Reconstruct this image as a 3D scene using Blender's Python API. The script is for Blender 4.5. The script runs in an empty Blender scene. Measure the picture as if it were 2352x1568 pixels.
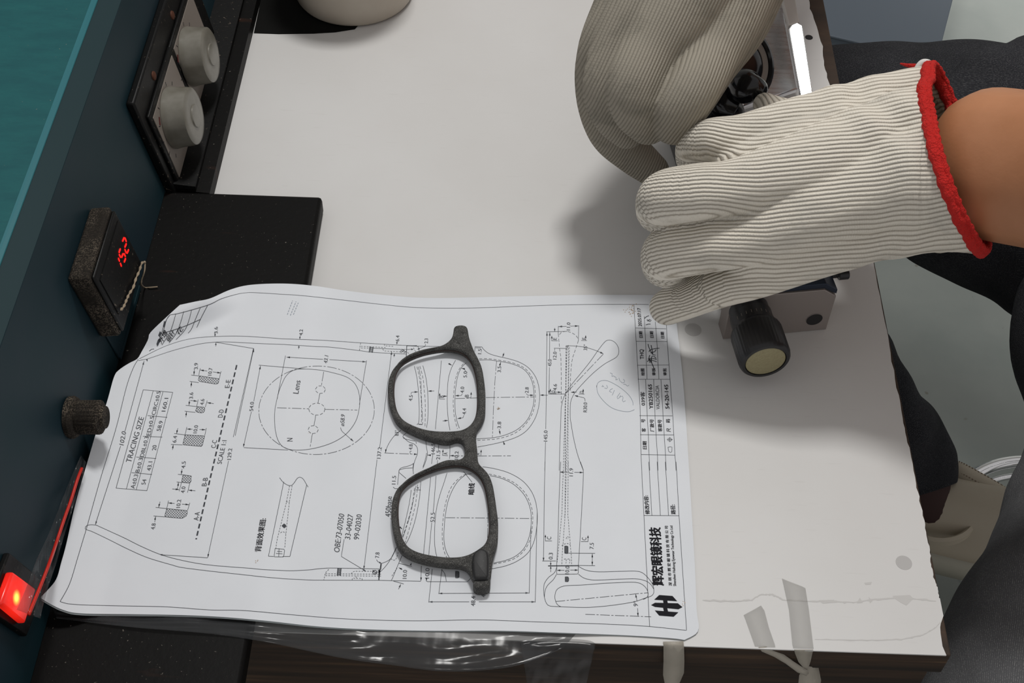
import bpy, bmesh, math, random
import numpy as np
from mathutils import Vector, Matrix
random.seed(7); rng = np.random.default_rng(7)
scene = bpy.context.scene
COL = scene.collection
MM = 0.001
TZ = 0.75                      # height of the table top above the floor (metres)

# ------------------------------------------------------------------ camera
F = 3100.0; CX = 1176.0; CY = 784.0
TH = math.radians(39.8); RHO = math.radians(2.0); H = 560.0   # mm above the table
r0 = np.array([1.0, 0, 0]); u0 = np.array([0, math.cos(TH), math.sin(TH)])
CB = np.array([0, -math.sin(TH), math.cos(TH)])
CR = r0 * math.cos(RHO) + u0 * math.sin(RHO)
CU = u0 * math.cos(RHO) - r0 * math.sin(RHO)
cam_d = bpy.data.cameras.new('camera'); cam = bpy.data.objects.new('camera', cam_d); COL.objects.link(cam)
cam_d.sensor_width = 36.0; cam_d.lens = F / 2352 * 36.0; cam_d.clip_start = 0.02; cam_d.clip_end = 50
M4 = Matrix(((CR[0], CU[0], CB[0], 0), (CR[1], CU[1], CB[1], 0), (CR[2], CU[2], CB[2], H * MM + TZ), (0, 0, 0, 1)))
cam.matrix_world = M4
scene.camera = cam

# ------------------------------------------------------------------ world, lights, exposure
scene.view_settings.view_transform = 'Standard'; scene.view_settings.look = 'None'
scene.view_settings.gamma = 1.0; scene.view_settings.use_curve_mapping = False
scene.view_settings.exposure = 0.0
wd = bpy.data.worlds.new('workshop_light'); scene.world = wd; wd.use_nodes = True
wd.node_tree.nodes['Background'].inputs[0].default_value = (0.96, 0.94, 0.93, 1)
wd.node_tree.nodes['Background'].inputs[1].default_value = 0.44
def area(name, loc, target, sx, sy, power, col):
    l = bpy.data.lights.new(name, 'AREA'); l.shape = 'RECTANGLE'; l.size = sx; l.size_y = sy
    l.energy = power; l.color = col
    o = bpy.data.objects.new(name, l); COL.objects.link(o); o.location = loc
    d = Vector(target) - Vector(loc); o.rotation_euler = d.to_track_quat('-Z', 'Y').to_euler()
    return o
area('overhead_light', (0.08, 1.02, 2.45), (0.03, 0.5, TZ), 0.26, 0.22, 15.4, (1.0, 0.985, 0.96))
area('overhead_light', (1.25, 2.55, 2.00), (1.20, 2.35, 0.0), 0.4, 0.3, 8.5, (1.0, 0.99, 0.97)).data.spread = math.radians(58)  # unseen light, added to brighten the far floor at the right

# ------------------------------------------------------------------ helpers
def unproj(px, py, z):
    """pixel(s) at height z (mm above the table) -> world mm"""
    px = np.asarray(px, float); py = np.asarray(py, float); z = np.asarray(z, float)
    dx = (px - CX) / F; dy = -(py - CY) / F
    d = dx[..., None] * CR + dy[..., None] * CU - CB
    t = (z - H) / d[..., 2]
    p = d * t[..., None]; p[..., 2] += H
    return p
def U(px, py, z): return unproj(px, py, z)
def V(p): return Vector((p[0] * MM, p[1] * MM, p[2] * MM + TZ))

def root(name, label, cat, loc=None, group=None, kind=None):
    o = bpy.data.objects.new(name, None); COL.objects.link(o); o.empty_display_size = 0.02
    o.location = loc if loc is not None else (0, 0, TZ)
    o['label'] = label; o['category'] = cat
    if group: o['group'] = group
    if kind: o['kind'] = kind
    return o
def world_loc(o):
    v = Vector((0, 0, 0))
    while o is not None:
        v = v + o.location; o = o.parent
    return v
def link(name, me, mat=None, parent=None, smooth=False, label=None, cat=None, group=None, kind=None, bevel=0, bseg=2):
    """me has vertices in world metres"""
    o = bpy.data.objects.new(name, me); COL.objects.link(o)
    n = len(me.vertices); co = np.empty(n * 3, 'f'); me.vertices.foreach_get('co', co); co = co.reshape(-1, 3)
    c = (co.min(0) + co.max(0)) / 2; c[2] = co[:, 2].min()
    co -= c; me.vertices.foreach_set('co', co.ravel().astype('f'))
    if parent is not None:
        o.parent = parent; o.location = Vector(c) - world_loc(parent)
    else: o.location = Vector(c)
    if mat: me.materials.append(mat)
    if smooth: me.polygons.foreach_set('use_smooth', [True] * len(me.polygons))
    me.update()
    if bevel:
        b = o.modifiers.new('bevel', 'BEVEL'); b.width = bevel * MM; b.segments = bseg; b.limit_method = 'ANGLE'; b.angle_limit = math.radians(35)
        if bseg > 1 and not smooth:
            me.polygons.foreach_set('use_smooth', [True] * len(me.polygons)); me.set_sharp_from_angle(angle=math.radians(30))
    if label: o['label'] = label
    if cat: o['category'] = cat
    if group: o['group'] = group
    if kind: o['kind'] = kind
    return o
def mesh_mm(name, verts, faces, **kw):
    me = bpy.data.meshes.new(name)
    v = np.asarray(verts, float) * MM; v[:, 2] += TZ
    me.from_pydata(v.tolist(), [], faces); me.validate(); me.update()
    return link(name, me, **kw)
def bm_obj(name, bm, **kw):
    me = bpy.data.meshes.new(name); bmesh.ops.recalc_face_normals(bm, faces=bm.faces[:]); bm.to_mesh(me); bm.free()
    n = len(me.vertices); co = np.empty(n * 3, 'f'); me.vertices.foreach_get('co', co); co = co.reshape(-1, 3) * MM; co[:, 2] += TZ
    me.vertices.foreach_set('co', co.ravel()); me.update()
    return link(name, me, **kw)
def prism(bm, base, top):
    """closed prism between two loops of equal length (mm)"""
    a = [bm.verts.new(p) for p in base]; b = [bm.verts.new(p) for p in top]; n = len(a)
    bm.faces.new(a[::-1]); bm.faces.new(b)
    for i in range(n): bm.faces.new((a[i], a[(i + 1) % n], b[(i + 1) % n], b[i]))
def prism_px(name, pts, z0, z1, zref=None, **kw):
    """vertical prism whose outline is seen at pts when at height zref"""
    zr = z1 if zref is None else zref
    P = [U(x, y, zr) for x, y in pts]; bm = bmesh.new()
    prism(bm, [(p[0], p[1], z0) for p in P], [(p[0], p[1], z1) for p in P])
    return bm_obj(name, bm, **kw)
def boxd(name, c, ax, ay, az, **kw):
    """box: centre c, half-axis vectors"""
    c, ax, ay, az = map(np.asarray, (c, ax, ay, az)); bm = bmesh.new()
    L = lambda s: [tuple(c + i * ax + j * ay + s * az) for i, j in ((-1, -1), (1, -1), (1, 1), (-1, 1))]
    prism(bm, L(-1), L(1)); return bm_obj(name, bm, **kw)
def unit(v): v = np.asarray(v, float); return v / np.linalg.norm(v)
def frame(axis):
    a = unit(axis); h = np.array([0, 0, 1.0]) if abs(a[2]) < .9 else np.array([1.0, 0, 0])
    x = unit(np.cross(h, a)); return x, np.cross(a, x), a
def lathe(name, c, axis, prof, seg=48, mod=None, closed=True, **kw):
    """prof: list of (r, h) along the axis from c (mm). mod(angle, r, h) -> r"""
    x, y, a = frame(axis); c = np.asarray(c, float); vs = []; fs = []
    for r, h in prof:
        for i in range(seg):
            t = 2 * math.pi * i / seg; rr = mod(t, r, h) if mod else r
            vs.append(c + a * h + rr * (math.cos(t) * x + math.sin(t) * y))
    n = len(prof)
    for j in range(n - 1):
        for i in range(seg):
            fs.append((j * seg + i, j * seg + (i + 1) % seg, (j + 1) * seg + (i + 1) % seg, (j + 1) * seg + i))
    if closed:
        fs.append(tuple(range(seg))[::-1]); fs.append(tuple(range((n - 1) * seg, n * seg)))
    kw.setdefault('smooth', True)
    o = mesh_mm(name, vs, fs, **kw)
    o.data.set_sharp_from_angle(angle=math.radians(35))
    return o
def catmull(P, n=8, closed=False):
    P = np.asarray(P, float); m = len(P); out = []
    rngs = m if closed else m - 1
    for i in range(rngs):
        if closed: a, b, c, d = P[(i - 1) % m], P[i], P[(i + 1) % m], P[(i + 2) % m]
        else: a, b, c, d = P[max(i - 1, 0)], P[i], P[i + 1], P[min(i + 2, m - 1)]
        for k in range(n):
            t = k / n
            out.append(.5 * (2 * b + (c - a) * t + (2 * a - 5 * b + 4 * c - d) * t * t + (3 * b - a - 3 * c + d) * t ** 3))
    if not closed: out.append(P[-1])
    return np.array(out)
def resample(P, n):
    P = np.asarray(P, float); d = np.r_[0, np.cumsum(np.linalg.norm(np.diff(P, axis=0), axis=1))]
    t = np.linspace(0, d[-1], n); return np.stack([np.interp(t, d, P[:, k]) for k in range(P.shape[1])], 1)
def tube(name, P, R, seg=10, uv=False, sy=1.0, caps=True, fn=None, **kw):
    """swept tube through points P (mm) with radii R"""
    P = np.asarray(P, float); R = np.broadcast_to(np.asarray(R, float), (len(P),)); n = len(P)
    T = np.gradient(P, axis=0); T /= np.linalg.norm(T, axis=1)[:, None]
    nrm = unit(np.cross(T[0], [0.03, 0.02, 1.0])); vs = []; fs = []
    s = np.r_[0, np.cumsum(np.linalg.norm(np.diff(P, axis=0), axis=1))]
    for i in range(n):
        nrm = unit(nrm - T[i] * nrm.dot(T[i])); b = np.cross(T[i], nrm)
        for k in range(seg):
            a = 2 * math.pi * k / seg; r = R[i] * (fn(a, s[i]) if fn else 1)
            vs.append(P[i] + r * (math.cos(a) * nrm + sy * math.sin(a) * b))
    for i in range(n - 1):
        for k in range(seg): fs.append((i * seg + k, i * seg + (k + 1) % seg, (i + 1) * seg + (k + 1) % seg, (i + 1) * seg + k))
    if caps: fs.append(tuple(range(seg))[::-1]); fs.append(tuple(range((n - 1) * seg, n * seg)))
    kw.setdefault('smooth', True)
    o = mesh_mm(name, vs, fs, **kw)
    if uv:
        me = o.data; u = me.uv_layers.new(name='cloth')
        Rm = float(np.mean(R))
        for poly in me.polygons:
            if len(poly.vertices) != 4: continue
            ks = [v % seg for v in poly.vertices]; wrap = 0 in ks and seg - 1 in ks
            for li, vi in zip(poly.loop_indices, poly.vertices):
                k = vi % seg
                if wrap and k == 0: k = seg
                u.data[li].uv = (s[vi // seg] * MM, 2 * math.pi * Rm * k / seg * MM)
    return o

# ------------------------------------------------------------------ materials
def mat(name, col=(0.5, 0.5, 0.5), rough=0.5, metal=0.0, spec=0.5, **kw):
    m = bpy.data.materials.new(name); m.use_nodes = True; nt = m.node_tree; b = nt.nodes['Principled BSDF']
    b.inputs['Base Color'].default_value = (*col, 1); b.inputs['Roughness'].default_value = rough
    b.inputs['Metallic'].default_value = metal; b.inputs['Specular IOR Level'].default_value = spec
    for k, v in kw.items(): b.inputs[k.replace('_', ' ')].default_value = v
    return m
def N(m, t, **props):
    n = m.node_tree.nodes.new(t)
    for k, v in props.items(): setattr(n, k, v)
    return n
def L(m, a, b): m.node_tree.links.new(a, b)
def BS(m): return m.node_tree.nodes['Principled BSDF']
def coords(m, scale=(1, 1, 1), kind='Object', rot=(0, 0, 0)):
    tc = N(m, 'ShaderNodeTexCoord'); mp = N(m, 'ShaderNodeMapping'); L(m, tc.outputs[kind], mp.inputs[0])
    mp.inputs['Scale'].default_value = scale; mp.inputs['Rotation'].default_value = rot; return mp.outputs[0]
def noise(m, vec, scale, detail=4, rough=0.55):
    n = N(m, 'ShaderNodeTexNoise'); n.inputs['Scale'].default_value = scale; n.inputs['Detail'].default_value = detail
    n.inputs['Roughness'].default_value = rough; L(m, vec, n.inputs['Vector']); return n.outputs['Fac']
def ramp(m, fac, stops):
    r = N(m, 'ShaderNodeValToRGB'); L(m, fac, r.inputs[0]); e = r.color_ramp.elements
    while len(e) < len(stops): e.new(0.5)
    for i, (p, c) in enumerate(stops): e[i].position = p; e[i].color = (*c, 1) if len(c) == 3 else c
    return r.outputs[0]
def mixc(m, fac, a, b, mode='MIX'):
    n = N(m, 'ShaderNodeMix', data_type='RGBA', blend_type=mode)
    if hasattr(fac, 'links'): L(m, fac, n.inputs[0])
    else: n.inputs[0].default_value = fac
    for i, v in ((6, a), (7, b)):
        if hasattr(v, 'links'): L(m, v, n.inputs[i])
        else: n.inputs[i].default_value = (*v, 1)
    return n.outputs[2]
def bump(m, h, strength=0.5, dist=0.001):
    b = N(m, 'ShaderNodeBump'); b.inputs['Strength'].default_value = strength; b.inputs['Distance'].default_value = dist
    L(m, h, b.inputs['Height']); L(m, b.outputs[0], BS(m).inputs['Normal']); return b
def math_(m, op, a, b=None):
    n = N(m, 'ShaderNodeMath', operation=op)
    for i, v in ((0, a), (1, b)):
        if v is None: continue
        if hasattr(v, 'links'): L(m, v, n.inputs[i])
        else: n.inputs[i].default_value = v
    return n.outputs[0]
def g3(v): return (v, v, v)

m_lam = mat('white_laminate', (0.60, 0.595, 0.59), 0.42, spec=0.3)
v = coords(m_lam); a = noise(m_lam, v, 9, 5); b = noise(m_lam, coords(m_lam, (60, 700, 60), rot=(0, 0, .6)), 1, 2)
c = ramp(m_lam, a, [(0.3, (0.625, 0.615, 0.60)), (0.7, (0.665, 0.66, 0.65))])
L(m_lam, mixc(m_lam, ramp(m_lam, b, [(0.66, g3(0)), (0.72, g3(0.18))]), c, (0.52, 0.5, 0.48)), BS(m_lam).inputs['Base Color'])
m_wood = mat('raw_wood_edge', (0.10, 0.055, 0.03), 0.75)
v = coords(m_wood, (8, 60, 200)); L(m_wood, ramp(m_wood, noise(m_wood, v, 1.2, 5), [(0.3, (0.016, 0.010, 0.006)), (0.6, (0.048, 0.027, 0.015)), (0.8, (0.13, 0.075, 0.038))]), BS(m_wood).inputs['Base Color'])
m_teal = mat('teal_enamel', (0.005, 0.085, 0.11), 0.5, spec=0.3)
v = coords(m_teal, (1, 1, 1)); a = noise(m_teal, coords(m_teal, (18, 60, 60)), 1.5, 6, 0.7)
c = ramp(m_teal, a, [(0.35, (0.004, 0.075, 0.085)), (0.62, (0.007, 0.098, 0.103)), (0.8, (0.07, 0.09, 0.07))])
sp = noise(m_teal, v, 420, 2); c = mixc(m_teal, ramp(m_teal, sp, [(0.74, g3(0)), (0.80, g3(0.7))]), c, (0.30, 0.28, 0.22))
L(m_teal, c, BS(m_teal).inputs['Base Color']); bump(m_teal, a, 0.15, 0.0008)
m_facet = mat('shaded_teal_enamel', (0.005, 0.027, 0.036), 0.55, spec=0.25)  # shade on the machine front put into a darker teal than the cover's
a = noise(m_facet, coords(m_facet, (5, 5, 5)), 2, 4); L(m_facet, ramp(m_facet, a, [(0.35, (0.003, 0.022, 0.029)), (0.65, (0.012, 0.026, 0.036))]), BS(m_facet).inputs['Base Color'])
def dusty(name, base, dust, rough=0.6, thr=0.66, scale=700, rust=None):
    m = mat(name, base, rough, spec=0.2); v = coords(m); c = base
    if rust:
        rn = noise(m, coords(m, (10, 60, 30)), 1.2, 3); c = mixc(m, ramp(m, rn, [(0.64, g3(0)), (0.72, g3(.5))]), base, rust)
    s = noise(m, v, scale, 2); big = noise(m, v, 40, 3)
    f = math_(m, 'MULTIPLY', ramp(m, s, [(thr, g3(0)), (thr + .06, g3(1))]), ramp(m, big, [(0.42, g3(0.1)), (0.6, g3(1))]))
    L(m, mixc(m, f, c, dust), BS(m).inputs['Base Color']); bump(m, noise(m, v, 300, 3), 0.25, 0.0004); return m
m_plate = dusty('black_dusty_metal', (0.0045, 0.0042, 0.004), (0.18, 0.165, 0.14), 0.5, 0.69, 600, (0.045, 0.018, 0.010))
m_bezel = dusty('black_dusty_plastic', (0.005, 0.005, 0.005), (0.16, 0.13, 0.10), 0.45, 0.66, 500)
m_grime = dusty('dust_caked_plastic', (0.018, 0.015, 0.012), (0.12, 0.098, 0.075), 0.9, 0.50, 1400)
m_black = mat('gloss_black_plastic', (0.006, 0.006, 0.008), 0.14)
m_blackm = mat('satin_black_metal', (0.010, 0.010, 0.012), 0.36)
m_cream = mat('aged_cream_plate', (0.22, 0.19, 0.165), 0.5)
BS(m_plate).inputs['Specular IOR Level'].default_value = 0.10
m_knob = mat('translucent_grey_plastic', (0.25, 0.245, 0.215), 0.28)
L(m_knob, ramp(m_knob, noise(m_knob, coords(m_knob), 60, 4), [(0.3, (0.13, 0.12, 0.095)), (0.65, (0.215, 0.205, 0.175))]), BS(m_knob).inputs['Base Color'])
m_cap = mat('pale_yellow_cap', (0.42, 0.41, 0.26), 0.55)
L(m_cap, ramp(m_cap, noise(m_cap, coords(m_cap), 900, 2), [(0.3, (0.26, 0.225, 0.12)), (0.7, (0.31, 0.275, 0.155))]), BS(m_cap).inputs['Base Color'])
m_steel = mat('brushed_steel', (0.62, 0.62, 0.64), 0.24, 1.0)
L(m_steel, ramp(m_steel, noise(m_steel, coords(m_steel, (30, 400, 30)), 1, 3), [(0.3, g3(0.22)), (0.7, g3(0.34))]), BS(m_steel).inputs['Roughness'])
m_greysteel = mat('ground_grey_steel', (0.33, 0.29, 0.27), 0.45, 0.5)
m_chrome = mat('chrome', (0.85, 0.85, 0.86), 0.10, 1.0)
m_bar = mat('ground_bright_steel', (0.9, 0.9, 0.9), 0.2, 1.0)
m_brush_al = mat('matt_aluminium', (0.55, 0.52, 0.49), 0.5, 0.6)
m_blue = mat('blued_steel', (0.018, 0.028, 0.05), 0.3, 0.4)
m_hole = mat('dark_bore', (0.006, 0.006, 0.007), 0.5)
m_paper = mat('white_paper', (0.70, 0.735, 0.79), 0.75, spec=0.2)
a = noise(m_paper, coords(m_paper), 22, 5); b = noise(m_paper, coords(m_paper), 130, 2)
c = ramp(m_paper, a, [(0.3, (0.715, 0.74, 0.775)), (0.7, (0.75, 0.775, 0.81))])
L(m_paper, mixc(m_paper, ramp(m_paper, b, [(0.77, g3(0)), (0.84, g3(0.35))]), c, (0.42, 0.33, 0.24)), BS(m_paper).inputs['Base Color'])
bump(m_paper, a, 0.12, 0.003)
m_ink = mat('printed_ink', (0.07, 0.075, 0.085), 0.8, spec=0.1)
m_inkb = mat('bold_printed_ink', (0.018, 0.018, 0.022), 0.8, spec=0.1)
m_pencil = mat('faint_pencil', (0.33, 0.37, 0.42), 0.8, spec=0.1)
m_stain = mat('rust_stain', (0.50, 0.37, 0.26), 0.9, spec=0.1)
m_acet = mat('raw_black_acetate', (0.03, 0.03, 0.03), 0.75, spec=0.35)
v = coords(m_acet); s = noise(m_acet, v, 1600, 3); a = noise(m_acet, v, 260, 5)
c = ramp(m_acet, a, [(0.35, (0.026, 0.0255, 0.024)), (0.65, (0.060, 0.059, 0.056))])
sx = noise(m_acet, coords(m_acet, (1, .6, 1)), 2600, 3)
L(m_acet, mixc(m_acet, ramp(m_acet, sx, [(0.50, g3(0)), (0.70, g3(0.8))]), c, (0.19, 0.188, 0.18)), BS(m_acet).inputs['Base Color'])
bump(m_acet, s, 0.6, 0.0005)
m_groove = mat('brown_acetate_groove', (0.022, 0.010, 0.007), 0.5)
m_red = mat('red_yarn', (0.62, 0.012, 0.008), 0.9)
bump(m_red, noise(m_red, coords(m_red), 900, 3), 1.0, 0.002)
m_led = mat('red_led_segment', (0.3, 0, 0), 0.4); BS(m_led).inputs['Emission Color'].default_value = (1, 0.008, 0.006, 1); BS(m_led).inputs['Emission Strength'].default_value = 2.2
m_skin = mat('skin', (0.42, 0.20, 0.11), 0.5); BS(m_skin).inputs['Subsurface Weight'].default_value = 0.08; BS(m_skin).inputs['Subsurface Radius'].default_value = (0.006, 0.003, 0.0015)
L(m_skin, ramp(m_skin, noise(m_skin, coords(m_skin), 25, 4), [(0.3, (0.40, 0.17, 0.075)), (0.7, (0.50, 0.225, 0.11))]), BS(m_skin).inputs['Base Color'])
bump(m_skin, noise(m_skin, coords(m_skin), 500, 3), 0.15, 0.0006)
def knit(name, base, shade, dirt, per=2.1, bd=0.0009):
    m = mat(name, base, 0.95, spec=0.1)
    at = N(m, 'ShaderNodeAttribute'); at.attribute_name = 'rib'; al = N(m, 'ShaderNodeAttribute'); al.attribute_name = 'along'
    v = coords(m); wob = noise(m, v, 60, 3)
    ph = math_(m, 'ADD', math_(m, 'MULTIPLY', at.outputs['Fac'], 2 * math.pi / per), math_(m, 'MULTIPLY', wob, 2.4))
    s = math_(m, 'ADD', math_(m, 'MULTIPLY', math_(m, 'SINE', ph), 0.5), 0.5)
    s = math_(m, 'POWER', s, 0.5)
    st = math_(m, 'SINE', math_(m, 'ADD', math_(m, 'MULTIPLY', al.outputs['Fac'], 2 * math.pi / 1.3), math_(m, 'MULTIPLY', s, 2.0)))
    h = math_(m, 'ADD', s, math_(m, 'MULTIPLY', st, 0.05)); h = math_(m, 'ADD', h, math_(m, 'MULTIPLY', noise(m, v, 1500, 2), 0.25))
    c = mixc(m, ramp(m, s, [(0.05, g3(0)), (0.62, g3(1))]), shade, base)
    d = noise(m, coords(m, (14, 30, 30)), 1.6, 4, .6)
    c = mixc(m, ramp(m, d, [(0.52, g3(0)), (0.72, g3(0.55))]), c, dirt)
    L(m, c, BS(m).inputs['Base Color']); bump(m, h, 1.0, bd); return m
m_knit = knit('natural_cotton_knit', (0.80, 0.75, 0.655), (0.46, 0.41, 0.335), (0.50, 0.475, 0.42))
m_knit_shaded = knit('shaded_cotton_knit', (0.35, 0.32, 0.265), (0.27, 0.245, 0.20), (0.14, 0.135, 0.11), 1.7, 0.0005)  # far glove's shade put into a darker copy of the knit
def denim(name, dark, light, k=1.0):
    m = mat(name, dark, 0.9, spec=0.1); uvn = N(m, 'ShaderNodeUVMap'); uvn.uv_map = 'cloth'
    def streak(sx, sy, rot):
        mp = N(m, 'ShaderNodeMapping'); L(m, uvn.outputs[0], mp.inputs[0]); mp.inputs['Rotation'].default_value = (0, 0, rot); mp.inputs['Scale'].default_value = (sx, sy, 1)
        return noise(m, mp.outputs[0], 1.0, 2, .5)
    mp = N(m, 'ShaderNodeMapping'); L(m, uvn.outputs[0], mp.inputs[0]); mp.inputs['Rotation'].default_value = (0, 0, 0.35)
    sep = N(m, 'ShaderNodeSeparateXYZ'); L(m, mp.outputs[0], sep.inputs[0])
    jit = streak(300, 300, 0)
    w1 = math_(m, 'SINE', math_(m, 'ADD', math_(m, 'MULTIPLY', sep.outputs[1], 2 * math.pi / (0.0017 * k)), math_(m, 'MULTIPLY', jit, 5)))
    st = streak(900 / k, 1200 / k, 0.35)
    w = math_(m, 'MULTIPLY', ramp(m, w1, [(0.35, g3(0)), (1.0, g3(1))]), ramp(m, st, [(0.44, g3(0)), (0.62, g3(1))]))
    big = noise(m, coords(m, (1, 1, 1)), 14, 5); w = math_(m, 'MULTIPLY', w, ramp(m, big, [(0.32, g3(0.25)), (0.62, g3(1.2))]))
    base = mixc(m, ramp(m, big, [(0.3, g3(0)), (0.7, g3(1))]), dark, tuple(x * 1.9 for x in dark))
    L(m, mixc(m, w, base, light), BS(m).inputs['Base Color']); bump(m, math_(m, 'ADD', w, math_(m, 'MULTIPLY', big, 6)), 0.5, 0.0012); return m
m_denim = denim('charcoal_denim', (0.016, 0.0165, 0.019), (0.15, 0.15, 0.155), .8)
m_denim_lit = denim('lit_denim', (0.075, 0.076, 0.080), (0.36, 0.36, 0.36), .8)  # lit copy of the denim: light on the near leg put into its colour
m_shoe = mat('beige_leather', (0.46, 0.40, 0.31), 0.6); bump(m_shoe, noise(m_shoe, coords(m_shoe), 200, 3), 0.2, 0.001)
m_sole = mat('cream_rubber', (0.42, 0.40, 0.33), 0.7)
m_sock = mat('dark_brown_sock', (0.045, 0.022, 0.020), 0.9)
m_floor = mat('grey_green_painted_floor', (0.24, 0.28, 0.27), 0.5)
a = noise(m_floor, coords(m_floor), 7, 6); b = noise(m_floor, coords(m_floor), 55, 2)
c = ramp(m_floor, a, [(0.3, (0.21, 0.235, 0.22)), (0.7, (0.27, 0.29, 0.27))])
L(m_floor, mixc(m_floor, ramp(m_floor, b, [(0.72, g3(0)), (0.78, g3(0.6))]), c, (0.14, 0.12, 0.09)), BS(m_floor).inputs['Base Color'])
m_box = mat('blue_grey_sheet_metal', (0.11, 0.135, 0.165), 0.45)
a = noise(m_box, coords(m_box, (60, 6, 6)), 1.5, 4); L(m_box, mixc(m_box, ramp(m_box, a, [(0.68, g3(0)), (0.76, g3(0.6))]), (0.11, 0.135, 0.165), (0.06, 0.056, 0.056)), BS(m_box).inputs['Base Color'])
m_cup = mat('off_white_ceramic', (0.36, 0.34, 0.30), 0.55)
L(m_cup, ramp(m_cup, noise(m_cup, coords(m_cup), 30, 5), [(0.3, (0.44, 0.385, 0.32)), (0.7, (0.51, 0.46, 0.39))]), BS(m_cup).inputs['Base Color'])
m_bluecrate = mat('navy_plastic', (0.006, 0.018, 0.075), 0.5)
m_thread = mat('dusty_thread', (0.33, 0.26, 0.18), 0.95)
m_white = mat('white_yarn', (0.7, 0.68, 0.66), 0.95)
def clearish(name, tint, alpha, rough=0.12, bs=60, bstr=0.8):
    m = mat(name, tint, rough); nt = m.node_tree; tr = N(m, 'ShaderNodeBsdfTransparent'); mx = N(m, 'ShaderNodeMixShader')
    tr.inputs[0].default_value = (0.93, 0.93, 0.93, 1)
    mx.inputs[0].default_value = alpha; L(m, tr.outputs[0], mx.inputs[1]); L(m, BS(m).outputs[0], mx.inputs[2])
    L(m, mx.outputs[0], nt.nodes['Material Output'].inputs['Surface'])
    bump(m, noise(m, coords(m, (1, .5, 1)), bs, 4, .6), bstr, 0.006); return m
m_bag = clearish('clear_plastic_film', (0.10, 0.105, 0.11), 0.20, 0.16, 16, 0.45)
m_tape = clearish('aged_masking_tape', (0.50, 0.46, 0.39), 0.72, 0.5, 90, 0.2)
m_tape2 = clearish('clear_packing_tape', (0.62, 0.60, 0.56), 0.15, 0.5, 90, 0.1)
m_mark = mat('worn_laminate_mark', (0.47, 0.46, 0.45), 0.6, spec=0.2)

# ================================================================== SETTING
bm = bmesh.new(); prism(bm, [(-2500, -1500, -770), (2500, -1500, -770), (2500, 3000, -770), (-2500, 3000, -770)], [(-2500, -1500, -750), (2500, -1500, -750), (2500, 3000, -750), (-2500, 3000, -750)])
bm_obj('floor', bm, mat=m_floor, kind='structure')

# ------------------------------------------------------------------ work table
TX0, TX1, TY0, TY1 = -177.6, 205.5, 289.5, 835.0
table = root('work_table', 'wooden work table with a chipped white laminate top under the drawing and gloves', 'table', (0.0, 0.5, 0.0))
def poly_prism(name, P, z0, z1, **kw):
    bm = bmesh.new(); prism(bm, [(x, y, z0) for x, y in P], [(x, y, z1) for x, y in P]); return bm_obj(name, bm, **kw)
# laminate sheet with a torn right edge
redge = [(2166, 1498), (2160, 1440), (2168, 1405), (2171, 1380), (2158, 1372), (2156, 1352), (2149, 1338), (2143, 1312), (2138, 1290), (2136, 1262), (2128, 1230), (2124, 1195), (2112, 1150), (2104, 1110), (2093, 1050), (2082, 1005), (2074, 960), (2060, 890), (2046, 810), (2033, 740), (2017, 660), (2006, 600), (1975, 450), (1940, 300), (1901, 178), (1893, 140), (1886, 95), (1872, 50), (1861, 20), (1858, -10), (1850, -60)]
RE = []
for i in range(len(redge) - 1):
    for t in np.linspace(0, 1, 5)[:-1]:
        x = redge[i][0] * (1 - t) + redge[i + 1][0] * t + rng.normal() * 1.1; y = redge[i][1] * (1 - t) + redge[i + 1][1] * t
        p = U(x, y, 0); RE.append((min(p[0], TX1 - 0.3), p[1]))
RE[0] = (TX1 - 2.5, TY0)
poly_prism('laminate_sheet', [(TX0 - 60, TY0)] + RE + [(TX1 - 16, TY1), (TX0 - 60, TY1)], -0.8, 0.0, mat=m_lam, parent=table)
poly_prism('tabletop_board', [(TX0 - 60, TY0 + .3), (TX1, TY0 + .3), (TX1 + 1.5, TY1), (TX0 - 60, TY1)], -18, -0.8, mat=m_wood, parent=table, bevel=0.6)
boxd('apron', (TX0 / 2 + TX1 / 2, TY0 + 16, -48), (190, 0, 0), (0, 9, 0), (0, 0, 29.8), mat=m_wood, parent=table, bevel=1)
boxd('apron', (TX0 / 2 + TX1 / 2, TY1 - 16, -48), (190, 0, 0), (0, 9, 0), (0, 0, 29.8), mat=m_wood, parent=table, bevel=1)
for x in (TX0 - 40, TX1 - 24):
    for y in ((TY0 + 30, TY1 - 30) if x < 0 else (TY0 + 30, 650)):
        boxd('leg', (x, y, -384), (15, 0, 0), (0, 15, 0), (0, 0, 365.8), mat=m_wood, parent=table, bevel=1)
# round marks and screw hole in the laminate
for px, py, r, mm_ in ((1592, 757, 4.6, m_mark), (2076, 1292, 3.9, m_mark)):
    p = U(px, py, 0); lathe('sticker_mark', (p[0], p[1], 0.0), (0, 0, 1), [(r, 0), (r, 0.10)], seg=28, mat=mm_, parent=table, label='faint round mark on the laminate')
p = U(1858, 86, 0); lathe('screw_hole', (p[0], p[1], 0.0), (0, 0, 1), [(2.6, 0), (2.6, 0.15)], seg=20, mat=m_hole, parent=table, label='dark screw hole in the laminate')

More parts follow.
